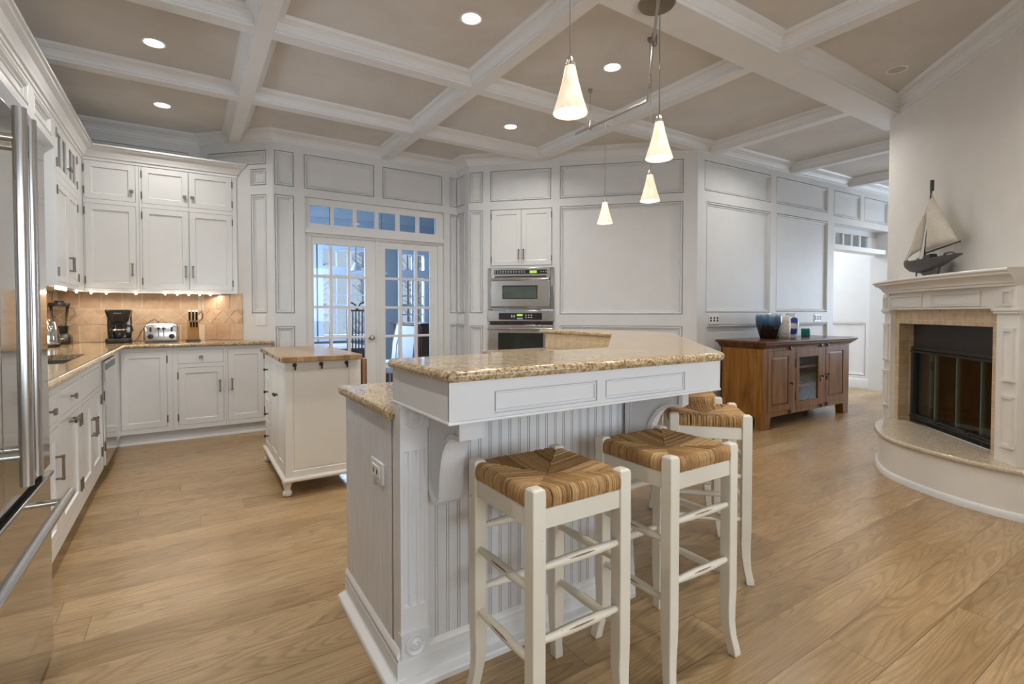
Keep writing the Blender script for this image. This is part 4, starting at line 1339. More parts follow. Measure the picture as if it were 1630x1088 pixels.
for i, (a, b_, z0, z1) in enumerate(hh):
    d = slab_panel(MB(FC), a + .002, b_ - .002, z0 + .002, z1 - .002, CP if i < 2 else [(0, 0), (.02, 0), (.023, -.006), (.027, -.007)], .0015, .004).build('door' if i < 2 else 'drawer', M['cream'], c, flat=True)
    if i == 0: ball_knob(d, FC, 3.862, .635)
    elif i == 1: ball_knob(d, FC, 3.912, .635)
    else: ball_knob(d, FC, 4.39, (z0 + z1) / 2)
mb = MB(FS)
sp = (.572, .945, .165, .842)
mb.cells(X0, X1, .125, .893, [sp], 0)
mb.panel(*sp, [(0, 0), (.001, -.007), (.010, -.009), (.012, -.006)])
mb.build('side_panel', M['cream'], c, flat=True)
for k in (.590, .757, .925):
    hk = MB(); p = FS(k, 0, .868)
    hk.disc_axis(p, (0, -1, 0), [(.014, 0), (.014, .003), (.006, .006)], 14)
    hk.tube([(p[0], p[1] - .004, p[2]), (p[0], p[1] - .022, p[2] - .004), (p[0], p[1] - .028, p[2] - .018), (p[0], p[1] - .018, p[2] - .030), (p[0], p[1] - .006, p[2] - .026)], [.005, .005, .006, .005, .004], 8)
    hk.build('hook', M['bronze'], c)
mb = MB(); mb.slab(rounded([(X0 - .022, Y0 - .026), (X1 + .02, Y0 - .026), (X1 + .02, Y1 + .02), (X0 - .022, Y1 + .02)], .006, 2), .098, .127, .01)
mb.build('base_moulding', M['cream'], c)
for x in (X0 + .012, X1 - .03):
    for y in (Y0 + .03, Y1 - .03):
        MB().lathe(x, y, [(.016, 0), (.026, .006), (.030, .020), (.026, .034), (.019, .040), (.021, .052), (.029, .082), (.033, .099)], 20).build('bun_foot', M['cream'], c)
mb = MB().box(1.034, 1.067, 3.552, 4.52, .60, .889)
MBd = mb.build('drop_leaf', M['butcher'], c, bevel=.003)
MB().box(.984, 1.035, 3.72, 3.76, .68, .72).build('leaf_bracket', M['bronze'], c)
MB().box(.984, 1.024, 3.557, 3.575, .60, .892).build('leaf_batten', M['cream'], c)
for k in range(4):
    y = 3.53 + .31 * k
    MB().disc_axis((.4972, y, .909), (-1, 0, 0), [(.009, 0), (.008, .0035), (.001, .0045)], 12).build('bolt_cap', M['bronze'], c)

# ================================================================== media console by the right wall
c = empty('media_console', (5.85, 3.2, 0), 'brown wooden media console with a glass door standing by the right wall', 'cabinet')
CX0, CX1, CY0, CY1 = 4.952, 6.775, 2.93, 3.42
FM = Fr((0, CY0), (1, 0), (0, -1))
mb = MB(); mb.slab([(CX0 - .065, CY0 - .06), (CX1 + .10, CY0 - .06), (CX1 + .10, CY1 + .03), (CX0 - .065, CY1 + .03)], .895, .921, .006)
mb.loft([[(x, y, z) for x, y in ((CX0 - k, CY0 - k), (CX1 + k * 1.5, CY0 - k), (CX1 + k * 1.5, CY1 + .01), (CX0 - k, CY1 + .01))] for k, z in ((0, .84), (.012, .845), (.02, .858), (.035, .87), (.05, .885), (.055, .896))])
mb.build('top', M['walnut_top'], c)
mb = MB()
for (a, b_) in ((CX0, CX0 + .02), (CX1 - .02, CX1), (5.50, 5.52), (6.20, 6.22)): mb.box(a, b_, CY0 + .02, CY1, .12, .845)
mb.box(CX0, CX1, CY1 - .012, CY1, .12, .845); mb.box(CX0 + .02, CX1 - .02, CY0 + .02, CY1 - .012, .15, .168); mb.box(CX0 + .02, CX1 - .02, CY0 + .02, CY1 - .012, .825, .843)
mb.build('case', M['walnut_z'], c, flat=True)
mh = [(5.025, 5.487, .172, .815), (5.575, 6.155, .165, .825), (6.215, 6.695, .175, .83)]
mb = MB(FM); mb.cells(CX0, CX1, .125, .845, mh, 0, -.02); mb.cells(CX0, CX1, .125, .845, mh, -.02)
mb.q((CX0, 0, .125), (CX1, 0, .125), (CX1, -.02, .125), (CX0, -.02, .125)); mb.q((CX0, 0, .125), (CX0, 0, .845), (CX0, -.02, .845), (CX0, -.02, .125)); mb.q((CX1, 0, .125), (CX1, 0, .845), (CX1, -.02, .845), (CX1, -.02, .125))
mb.build('face_frame', M['walnut_z'], c, flat=True)
RPN = [(0, 0), (.062, 0), (.064, -.010), (.066, -.010), (.088, -.001), (.09, -.001)]
for i in (0, 2):
    u0, u1, z0, z1 = mh[i]
    d = slab_panel(MB(FM), u0 + .002, u1 - .002, z0 + .002, z1 - .002, RPN, .002, .02).build('door', M['walnut_z'], c, flat=True)
    if i == 0: ball_knob(d, FM, 5.462, .455, .016)
    else:
        ball_knob(d, FM, 6.245, .505, .016)
        MB(FM).box(6.235, 6.262, .003, .010, .44, .49).build('key_pull', M['bronze'], d, bevel=.003)
u0, u1, z0, z1 = mh[1]
gl = (5.64, 6.045, .24, .727)
mb = MB(FM); mb.cells(u0 + .002, u1 - .002, z0 + .002, z1 - .002, [gl], .002, -.018); mb.cells(u0 + .002, u1 - .002, z0 + .002, z1 - .002, [gl], -.018)
d = mb.build('glass_door', M['walnut_z'], c, flat=True)
MB(FM).box(gl[0] - .003, gl[1] + .003, -.010, -.006, gl[2] - .003, gl[3] + .003).build('glass', M['cabinetglass'], d, flat=True)
ball_knob(d, FM, 6.11, .49, .016)
MB(FM).box(6.10, 6.13, .003, .010, .43, .475).build('key_pull', M['pewter'], d, bevel=.003)
for z in (.665, .31): MB(FM).box(u0 - .008, u0 + .008, 0, .006, z - .05, z + .05).build('hinge', M['bronze'], d, bevel=.002)
for z in (.595, .385): MB().box(5.52, 6.20, CY0 + .05, CY1 - .015, z, z + .025).build('shelf', M['walnut_x'], c, flat=True)
for u, z in ((5.44, .832), (6.09, .842), (6.235, .845), (5.45, .15), (6.11, .152), (6.235, .158)):
    MB().disc_axis(FM(u, 0, z), (0, -1, 0), [(.006, 0), (.006, .008), (.022, .010), (.022, .018), (.015, .020)], 10).build('turn_latch', M['bronze'], c)
for x0, x1, s in ((CX0, CX0 + .14, 1), (CX1 - .14, CX1, -1)):
    for y0, y1 in ((CY0, CY0 + .09), (CY1 - .09, CY1)):
        tp = .025
        MB().loft([[(x0 + (tp if s < 0 else 0), y0, 0), (x1 - (tp if s > 0 else 0), y0, 0), (x1 - (tp if s > 0 else 0), y1, 0), (x0 + (tp if s < 0 else 0), y1, 0)], [(x0, y0, .10), (x1, y0, .10), (x1, y1, .10), (x0, y1, .10)], [(x0, y0, .126), (x1, y0, .126), (x1, y1, .126), (x0, y1, .126)]]).build('foot', M['walnut_z'], c, bevel=.003)
def device(x0, x1, z, h, label):
    e = empty('media_player', ((x0 + x1) / 2, 3.2, z), label, 'electronics')
    MB().box(x0, x1, 3.02, 3.34, z + .006, z + h).build('case', M['black'], e, bevel=.004)
    for x in (x0 + .03, x1 - .05):
        MB().box(x, x + .02, 3.05, 3.07, z, z + .007).build('foot', M['black'], e, flat=True)
    MB().box(x1 - .10, x1 - .06, 3.0175, 3.0205, z + h * .45, z + h * .6).build('indicator', M['pewter'], e, flat=True)
device(5.60, 6.05, .6205, .075, 'black media player on the top shelf inside the glass console door')
device(5.62, 6.02, .4105, .09, 'black media player on the middle shelf inside the glass console door')
device(5.63, 6.03, .1685, .10, 'black media player at the bottom inside the glass console door')

# ---- vases and candle on the console
def pot(name, x, y, prof, mat, label, cat='vase', extra=None):
    o = MB().lathe(x, y, prof, 36, cap=True).build(name, mat, angle=60)
    return tag(o, label, cat)
zc = .9215
pot('vase', 5.535, 3.22, [(.082, zc), (.088, zc + .006), (.112, zc + .08), (.132, zc + .16), (.1385, zc + .215), (.136, zc + .255), (.126, zc + .28), (.119, zc + .287), (.114, zc + .28), (.125, zc + .25), (.12, zc + .14), (.075, zc + .02)], M['vase_blue'], 'large bulbous vase with blue glaze dripping over dark brown, on the console')
pot('vase', 5.786, 3.20, [(.072, zc), (.078, zc + .008), (.080, zc + .10), (.080, zc + .21), (.072, zc + .25), (.056, zc + .262), (.054, zc + .255), (.066, zc + .22), (.06, zc + .02)], M['vase_cream'], 'cream cylindrical vase with a dark net pattern, behind the big blue vase')
pot('ginger_jar', 6.05, 3.25, [(.060, zc), (.064, zc + .008), (.072, zc + .07), (.089, zc + .15), (.084, zc + .20), (.066, zc + .235), (.052, zc + .25), (.054, zc + .272), (.056, zc + .282), (.05, zc + .285), (.047, zc + .26), (.06, zc + .20), (.055, zc + .02)], M['vase_band'], 'blue and white banded jar beside the cream vase', 'jar')
pot('candle_glass', 6.49, 3.30, [(.047, zc), (.05, zc + .004), (.051, zc + .095), (.048, zc + .0955), (.046, zc + .08), (.003, zc + .078)], M['teal'], 'small teal candle glass standing alone at the right end of the console', 'candle')

# ================================================================== fireplace
FP_ = F_FIRE
fp = empty('fireplace', FP_(4.29, 0, 0), 'cream fireplace with bowed mantel, beige tile and glass doors', 'fireplace')
MM = M['mantelpaint']
SC_, SA, SB = 4.20, .83, .48            # hearth ellipse: centre, half length, depth
def ell(k, n, a, b, t0=0.0):
    th = PI * k / n
    cc = math.cos(th)
    return (SC_ - a * math.copysign(abs(cc) ** 1.25, cc), t0 + b * math.sin(th) ** 1.25)
def half(a, b, n=36):
    return [ell(k, n, a, b) for k in range(n + 1)]
wall_poly = lambda a, b: half(a, b) + [(SC_ + a, -.0), (SC_ - a, -.0)][:0]
MB(FP_).prism([(SC_ - SA + .03, .002)] + [p for p in half(SA - .03, SB - .03) if p[1] > .004] + [(SC_ + SA - .03, .002)], 0, .272).build('hearth_base', M['drywall'], fp)
MB(FP_).slab([(SC_ - SA, .002)] + [p for p in half(SA, SB) if p[1] > .004] + [(SC_ + SA, .002)], .270, .302, .012).build('hearth_slab', M['granite2'], fp, angle=50)
pts = [FP_(*p, 0)[:2] for p in half(SA - .03, SB - .03)]
SM = [(0, 0), (.018, 0), (.018, .03), (.012, .04), (0, .045)]
MB().sweep(pts, SM, side=1).build('shoe_moulding', M['white'], fp)
# tiled surround, with the opening lined
TS0, TS1, O0, O1, OT = 3.68, 4.935, 3.775, 4.878, 1.122
mb = MB(FP_); mb.cells(TS0, TS1, .302, 1.30, [(O0, O1, .0, OT)], .078, .0)
mb.q((TS0, .078, .302), (TS0, .078, 1.3), (TS0, 0, 1.3), (TS0, 0, .302)); mb.q((TS1, .078, .302), (TS1, .078, 1.3), (TS1, 0, 1.3), (TS1, 0, .302))
mb.build('tile_surround', M['tile_fire'], fp, flat=True)
mb = MB(FP_)
for s in (O0, O1): mb.q((s, .0775, .302), (s, .0775, OT), (s, -.06, OT), (s, -.06, .302))
mb.q((O0, .0775, OT), (O1, .0775, OT), (O1, -.06, OT), (O0, -.06, OT))
mb.build('jamb_tile', M['tile_jamb'], fp, flat=True)
# firebox
mb = MB(FP_)
b0, b1, bd = O0 - .005, O1 + .005, -.52
mb.q((b0, -.06, .30), (b0 + .18, bd, .30), (b0 + .18, bd, 1.12), (b0, -.06, 1.12)); mb.q((b1, -.06, .30), (b1 - .18, bd, .30), (b1 - .18, bd, 1.12), (b1, -.06, 1.12))
mb.q((b0 + .18, bd, .30), (b1 - .18, bd, .30), (b1 - .18, bd, 1.12), (b0 + .18, bd, 1.12)); mb.q((b0, -.06, .30), (b1, -.06, .30), (b1 - .18, bd, .30), (b0 + .18, bd, .30)); mb.q((b0, -.06, 1.12), (b1, -.06, 1.12), (b1 - .18, bd, 1.12), (b0 + .18, bd, 1.12))
fb = mb.build('firebox', M['firebrick'], fp, flat=True)
MB(FP_).box(b0 + .03, b1 - .03, -.40, -.065, .30, .345).build('ash_bed', paint('grey_ash', (.30, .27, .24), .95, .25, 20), fb, bevel=.01)
gs0, gs1 = 3.80, 4.872
mb = MB(FP_)
mb.box(O0, O1, -.055, -.030, .925, OT); mb.box(O0, O1, -.032, -.026, 1.022, 1.026)
mb.build('hood_panel', M['blackmetal'], fp, flat=True)
mb = MB(FP_)
mb.box(O0, O1, -.06, -.012, .905, .930); mb.box(O0, O1, -.06, -.006, .880, .900)
mb.box(O1 - .035, O1, -.06, -.012, .30, .905); mb.box(O0, O0 + .025, -.06, -.012, .30, .905); mb.box(O0, O1, -.06, -.008, .352, .366); mb.box(O0, O1, -.06, -.002, .335, .349)
mb.build('door_frame', M['blackmetal'], fp, bevel=.002)
mb = MB(FP_); mb.box(O0, O1, -.06, -.014, .302, .336)
vg = mb.build('vent_grille', M['blackmetal'], fp, flat=True)
mb = MB(FP_)
for k in range(46): mb.box(O0 + .06 + .0215 * k, O0 + .072 + .0215 * k, -.014, -.009, .308, .330)
mb.build('louvre', M['gap'], vg, flat=True)
gw = (O1 - .035 - O0 - .025) / 4
for k in range(4):
    a = O0 + .025 + gw * k
    g = MB(FP_).box(a + .002, a + gw - .002, -.040, -.035, .368, .882).build('glass_door', M['fireglass'], fp, flat=True)
    MB(FP_).box(a + .0005, a + .003, -.041, -.034, .368, .882).build('glass_edge', M['glassedge'], g, flat=True)
for s in (O0 + .025 + gw * 2 - .17, O0 + .025 + gw * 2 + .17):
    mb = MB(); mb.tube([FP_(s - .06, .012, .362), FP_(s - .03, .022, .368), FP_(s + .03, .022, .362), FP_(s + .07, .012, .368)], .0055, 8)
    mb.tube([FP_(s, .018, .365), FP_(s, -.02, .375)], .005, 8)
    mb.build('door_handle', M['blackmetal'], fp)
# pilasters
for s0, s1 in ((3.50, 3.68), (4.935, 5.035)):
    p = MB(FP_).box(s0, s1, .0, .118, .302, 1.245).build('pilaster', MM, fp, bevel=.002)
    a, b_ = (3.530, 3.606) if s0 < 4 else (4.956, 5.018)
    for z0, z1 in ((.41, .708), (.808, 1.112)):
        mb = MB(FP_)
        pn = [(0, 0), (0, .014), (.012, .016), (.015, .006), (.018, .003)]
        mb.panel(a - .006, b_ + .006, z0, z1, pn, .118)
        mb.box(a - .012, b_ + .012, .118, .136, z0 - .008, z0 + .002); mb.box(a - .012, b_ + .012, .118, .136, z1 - .002, z1 + .008)
        mb.build('raised_panel', MM, p, flat=True)
    if s0 > 4:
        for z0, z1 in ((.41, .708), (.808, 1.112)):
            mb = MB(Fr(FP_(s1, 0, 0)[:2], (-1, 1), (1, 1)))
            mb.panel(.02, .10, z0, z1, pn, 0); mb.build('raised_panel', MM, p, flat=True)
    mb = MB(FP_); mb.box(s0 - .012, s1 + .012, 0, .132, 1.205, 1.222); mb.box(s0 - .02, s1 + .02, 0, .14, 1.222, 1.245)
    mb.build('capital', MM, p, bevel=.003)
    bl = MB(FP_).box(s0 - .004, s1 + .004, 0, .132, 1.245, 1.372).build('corner_block', MM, p, flat=True)
    mb = MB(FP_); mb.panel(a, b_, 1.252, 1.348, [(0, 0), (0, .012), (.012, .013), (.014, .002), (.018, 0)], .132)
    mb.build('block_panel', MM, bl, flat=True)
# bowed frieze and mantel shelf
def bow(s, t_mid, t_end, s0=3.50, s1=5.10):
    x = (s - (s0 + s1) / 2) / ((s1 - s0) / 2)
    return t_end + (t_mid - t_end) * math.sqrt(max(0, 1 - .75 * x * x)) - (t_mid - t_end) * .5
NS = 28
def bowed(mb, s0, s1, prof, tm, te):
    """prof (extra out, z); carried along a bowed front"""
    rings = []
    for k in range(NS + 1):
        s = s0 + (s1 - s0) * k / NS
        t = bow(s, tm, te, s0, s1)
        rings.append([FP_(s, t + o, z) for o, z in prof] + [FP_(s, 0, prof[-1][1]), FP_(s, 0, prof[0][1])])
    return mb.loft(rings)
fr_f = bowed(MB(), 3.675, 4.94, [(0, 1.236), (.012, 1.238), (.012, 1.25), (0, 1.254), (0, 1.375)], .152, .122).build('frieze', MM, fp, angle=40)
for s0, s1 in ((3.80, 4.323), (4.43, 4.915)):
    mb = MB(); rings = []
    N = 12
    def rr(s, z, o): return FP_(s, bow(s, .152, .122, 3.675, 4.94) + o, z)
    def border(i, o):
        L = []
        a, b_, z0, z1 = s0 + i, s1 - i, 1.256 + i, 1.352 - i
        for k in range(N + 1): L.append(rr(a + (b_ - a) * k / N, z0, o))
        for k in range(N + 1): L.append(rr(b_ + (a - b_) * k / N, z1, o))
        return L
    rings = [border(0, 0), border(0, .012), border(.012, .013), border(.015, .004), border(.019, .0015)]
    mb.loft(rings, cap=False)
    mb.build('raised_panel', MM, fr_f, angle=30)
SHP = [(0, 1.372), (.01, 1.374), (.013, 1.386), (.03, 1.392), (.035, 1.404), (.07, 1.432), (.10, 1.440), (.105, 1.452), (.115, 1.456), (.122, 1.462), (.122, 1.470), (.115, 1.476)]
mb = MB(); rings = []
for k in range(NS + 1):
    x = -1 + 2 * k / NS
    rings.append([FP_(4.25 + x * (.745 + .42 * o), bow(x, .285, .128, -1, 1) + o * .70, z) for o, z in SHP] + [FP_(4.25 + x * .796, 0.001, 1.476), FP_(4.25 + x * .745, 0.001, 1.372)])
mb.loft(rings).build('mantel_shelf', MM, fp, angle=40)

# ================================================================== model sailboat on the mantel
SBT = .115
bt = empty('model_sailboat', FP_(4.4, SBT, 1.477), 'model sailboat with cream sails and grey hull on the mantel', 'model boat')
def P_(s, z, t=0): return Vector(FP_(s, SBT + t, z))
# hull: bow at s=4.735 stern at s=4.045
st_ = [(4.738, 1.622, 1.606, .004), (4.70, 1.621, 1.570, .026), (4.63, 1.620, 1.538, .046), (4.54, 1.619, 1.522, .060), (4.44, 1.618, 1.520, .066), (4.34, 1.618, 1.530, .062), (4.24, 1.618, 1.556, .052), (4.14, 1.619, 1.587, .038), (4.045, 1.622, 1.608, .020)]
mb = MB(); rings = []
for s, zd, zk, w_ in st_:
    r = []
    for k in range(9):
        a = PI * k / 8
        r.append(P_(s, zd - (zd - zk) * math.sin(a) ** .8, -w_ * math.cos(a)))
    rings.append(r)
mb.loft(rings)
mb.build('hull', M['hull'], bt, angle=50)
MB().loft([[P_(4.52, 1.540, -.012), P_(4.52, 1.540, .012), P_(4.27, 1.560, .012), P_(4.27, 1.560, -.012)], [P_(4.45, 1.490, -.007), P_(4.45, 1.490, .007), P_(4.285, 1.486, .007), P_(4.285, 1.486, -.007)]]).build('keel', M['hull'], bt)
mb = MB(FP_)
mb.box(4.33, 4.60, SBT - .035, SBT + .035, 1.476, 1.484)
mb.build('stand', M['hull'], bt, bevel=.002)
MB().tube([P_(4.565, 1.482), P_(4.565, 1.545)], .005, 8).build('stand_rod', M['blackmetal'], bt)
c_ = P_(4.40, 1.675); 
MB().loft([[P_(4.44, 1.612, -.03), P_(4.44, 1.612, .03), P_(4.34, 1.612, .03), P_(4.34, 1.612, -.03)], [P_(4.43, 1.648, -.022), P_(4.43, 1.648, .022), P_(4.35, 1.652, .022), P_(4.35, 1.652, -.022)]]).build('cabin', M['blackmetal'], bt)
MB().tube([P_(4.465, 1.60), P_(4.39, 2.10), P_(4.378, 2.205)], [.008, .0065, .005], 8).build('mast', M['darkwood'], bt)
MB().tube([P_(4.379, 2.125), P_(4.378, 2.205)], [.0125, .0125], 8).build('masthead', paint('dark_green_masthead', (.03, .06, .045), .5), bt)
MB().tube([P_(4.46, 1.668), P_(4.045, 1.703)], [.007, .005], 8).build('boom', M['darkwood'], bt)
def sail(a, b_, c_, belly, name):
    """triangular sail a (top) b (tack) c (clew), thin cloth with a belly"""
    n = 10; mb = MB(); g = {}
    for i in range(n + 1):
        for j in range(i + 1):
            u = i / n; v = j / i if i else 0
            p = a.lerp(b_, u).lerp(a.lerp(c_, u), v)
            off = belly * math.sin(PI * v) * math.sin(PI * u * .9)
            p = p + Vector((FP_.n[0], FP_.n[1], 0)) * off
            g[i, j] = mb.w(p)
    for i in range(n):
        for j in range(i + 1):
            mb.f.append([g[i, j], g[i + 1, j], g[i + 1, j + 1]])
            if j < i: mb.f.append([g[i, j], g[i + 1, j + 1], g[i, j + 1]])
    o = mb.build(name, M['sail'], bt)
    s = o.modifiers.new('cloth', 'SOLIDIFY'); s.thickness = .0022
    return o
sail(P_(4.390, 2.118), P_(4.452, 1.680), P_(4.066, 1.709), .05, 'mainsail')
sail(P_(4.415, 2.02), P_(4.705, 1.645), P_(4.50, 1.70), .035, 'jib')
for a, b_ in ((P_(4.40, 2.06), P_(4.735, 1.628)), (P_(4.39, 2.12), P_(4.43, 1.62, .05)), (P_(4.39, 2.12), P_(4.43, 1.62, -.05)), (P_(4.075, 1.70), P_(4.075, 1.62)), (P_(4.08, 1.70), P_(4.12, 1.62))):
    MB().tube([a, b_], .0013, 5).build('stay', M['rope'], bt)
for s, z in ((4.73, 1.630), (4.70, 1.632), (4.55, 1.632)):
    MB().lathe(*P_(s, z)[:2], [(.006, z - .01), (.009, z), (.006, z + .01)], 10).build('bead', M['rope'], bt)
MB().tube([P_(4.09, 1.622), P_(4.13, 1.640), P_(4.20, 1.640), P_(4.23, 1.62)], .006, 7).build('rail', M['hull'], bt)

# ================================================================== track rail and pendants
ZR = 2.755
tr = empty('lighting_track', (2.26, 2.0, ZB), 'bent nickel monorail track hanging from a round bronze canopy on the soffit', 'light track')
mb = MB(); path = [(.75, 1.44, ZR), (1.55, 1.44, ZR), (1.68, 1.455, ZR), (1.75, 1.51, ZR), (2.836, 2.580, ZR), (2.845, 2.600, ZR), (2.845, 3.40, ZR)]
mb.tube(path, .0075, 8); mb.tube([(x, y, z + .014) for x, y, z in path], .004, 6)
mb.build('rail', M['nickel'], tr)
MB().lathe(2.26, 1.99, [(.102, ZB - .004), (.104, ZB - .010), (.095, ZB - .022), (.02, ZB - .028), (.002, ZB - .029)][::-1], 32).build('canopy', M['canopy'], tr)
mb = MB(); mb.tube([(2.26, 1.99, ZB - .025), (2.255, 2.0, ZR + .01)], .006, 8); mb.lathe(2.255, 2.003, [(.012, ZR - .025), (.016, ZR - .01), (.016, ZR + .03), (.010, ZR + .05)], 12)
mb.build('feed_stem', M['pewter'], tr)
for x, y in ((2.845, 3.21), (2.66, 2.40), (.90, 1.44)):
    mb = MB(); zt = CEIL if y > 2.2 else CEIL
    mb.lathe(x, y, [(.004, zt - .035), (.017, zt - .012), (.018, zt)], 12); mb.tube([(x, y, zt - .03), (x, y, ZR + .05)], .0022, 6)
    mb.tube([(x, y, ZR + .055), (x + .008, y, ZR + .02), (x + .011, y, ZR - .012), (x, y, ZR - .02), (x - .011, y, ZR - .012), (x - .008, y, ZR + .02), (x, y, ZR + .055)], .003, 6)
    mb.build('support_cable', M['pewter'], tr)
GP = 'mottled glass cone pendants over the bar'
def pendant(x, y, label):
    zb = 1.935
    e = empty('pendant_light', (x, y, zb), label, 'pendant light', GP)
    MB().lathe(x, y, [(.0625, zb), (.063, zb + .003), (.046, zb + .055), (.030, zb + .115), (.019, zb + .168), (.016, zb + .172), (.017, zb + .166), (.0275, zb + .115), (.0435, zb + .055), (.060, zb + .003)], 36, cap=False).build('glass_shade', M['shade'], e, angle=70)
    MB().lathe(x, y, [(.0185, zb + .165), (.019, zb + .178), (.013, zb + .183), (.012, zb + .195), (.006, zb + .205)], 16).build('socket_cap', M['nickel'], e)
    MB().tube([(x, y, zb + .20), (x, y, ZR - .06)], .0028, 6).build('cord', M['pewter'], e)
    MB().tube([(x, y, ZR - .065), (x, y, ZR - .009)], .007, 8).build('rail_adapter', M['nickel'], e)
    MB().lathe(x, y, [(.001, zb + .012), (.030, zb + .014), (.036, zb + .022), (.026, zb + .06), (.012, zb + .10)], 16).build('bulb', M['bulb'], e)
    l = bpy.data.lights.new('pendant_lamp', 'SPOT'); l.energy = P_PEND; l.color = (1, .84, .62); l.spot_size = R(95); l.spot_blend = .5; l.shadow_soft_size = .05
    o = bpy.data.objects.new('pendant_lamp', l); o.location = (x, y, zb - .004); COL.objects.link(o)
pendant(1.18, 1.44, 'lit cone pendant nearest the camera, largest of the row over the bar')
pendant(1.872, 1.63, 'lit cone pendant hanging in front of the top of the oven wall, second nearest')
pendant(2.53, 2.275, 'lit cone pendant right below the second one, third in the row')
pendant(2.845, 3.03, 'lit cone pendant farthest along the track, smallest and lowest in view')

# ================================================================== recessed ceiling lights
GC = 'lit recessed ceiling lights'
def can(x, y, label, lit=True, power=None, z=CEIL):
    e = empty('recessed_light', (x, y, z - .006), label, 'ceiling light', GC if lit else None)
    MB().lathe(x, y, [(.072, z + .0), (.074, z - .003), (.066, z - .007), (.058, z - .004), (.057, z + .0)], 28, cap=False).build('trim_ring', M['plastic_white'], e)
    MB().lathe(x, y, [(.057, z - .0025), (.0, z - .0035)], 28).build('lamp_face', M['can'] if lit else paint('dull_lamp_face', (.50, .47, .38), .6), e)
    if lit:
        l = bpy.data.lights.new('can_lamp', 'AREA'); l.shape = 'DISK'; l.size = .10; l.energy = power or P_CAN; l.color = (1, .965, .915); l.spread = R(150)
        o = bpy.data.objects.new('can_lamp', l); o.location = (x, y, z - .012); COL.objects.link(o)
can(-.17, 4.29, 'lit recessed light in the upper left coffer')
can(-.165, 5.52, 'lit recessed light in the coffer over the back cabinets', True, P_CAN * .6)
can(1.53, 2.85, 'lit recessed light at the top centre, left of the big pendant')
can(2.727, 2.83, 'lit recessed light just right of the big pendant')
can(2.735, 4.27, 'lit recessed light in the far middle coffer above the oven wall')
can(5.165, 2.74, 'lit recessed light at the edge of a beam toward the right wall')
can(4.584, 1.68, 'unlit round ceiling fixture above the fireplace', False)
for x, y in ((-.17, 3.0), (-.17, 1.2), (1.53, .9), (3.0, .9), (8.4, 2.3)):  # extra unseen cans, added with fixtures to fill the room with light
    can(x, y, 'added recessed fill light in a coffer out of view', True, P_CAN)

# ================================================================== dining room behind the french doors
DX0, DX1, DY0, DY1, DZ = .95, 4.15, 5.83, 8.75, 2.95
def dwall(name, fr, u0, u1, holes):
    return wall(name, fr, u0, u1, [], holes, DZ, M['bluewall'], .1)
F_DN = Fr((0, DY1), (1, 0), (0, -1)); F_DE = Fr((DX1, 0), (0, 1), (-1, 0)); F_DW = Fr((DX0, 0), (0, 1), (1, 0))
wins = [(1.05, 1.715), (1.90, 2.62), (3.27, 3.70)]
dh = [(a, b_, .84, 1.86) for a, b_ in wins] + [(a, b_, 1.99, 2.28) for a, b_ in wins]
dwall('wall_dining_back', F_DN, DX0, DX1, dh)
dwall('wall_dining_right', F_DE, DY0, DY1, [])
dwall('wall_dining_left', F_DW, DY0, DY1, [(6.9, 8.3, .84, 2.28)])
struct(MB().box(DX0, DX1, DY0, DY1, DZ, DZ + .08).build('ceiling_dining', M['blueceil'], flat=True))
trim(MB().sweep([(DX0, DY0), (DX0, DY1), (DX1, DY1), (DX1, DY0)], [(0, 2.80), (.015, 2.80), (.03, 2.83), (.08, 2.90), (.10, 2.95), (0, 2.95)]), M['bluewall'], flat=True)
wm = paint('blue_grey_window_frame', (.42, .49, .58), .5)
for i, (a, b_) in enumerate(wins):
    mb = MB(F_DN)
    mb.cells(a - .08, b_ + .08, .76, 2.36, [(a + .004, b_ - .004, .844, 1.856), (a + .004, b_ - .004, 1.994, 2.276)], .02, -.104)
    nx = 4 if b_ - a > .9 else 3 if b_ - a > .6 else 2
    for k in range(1, nx):
        u = a + (b_ - a) * k / nx
        mb.box(u - .011, u + .011, -.06, -.035, .84, 1.86); mb.box(u - .011, u + .011, -.06, -.035, 1.99, 2.28)
    for z in (1.18, 1.35, 1.52): mb.box(a, b_, -.058, -.037, z - (.022 if z == 1.35 else .01), z + (.022 if z == 1.35 else .01))
    mb.box(a - .1, b_ + .1, 0, .06, .74, .775)
    w = struct(mb.build('window_%d' % (i + 4), wm, flat=True))
    MB(F_DN).box(a, b_, -.052, -.047, .84, 2.28).build('glass', M['glass'], w, flat=True)
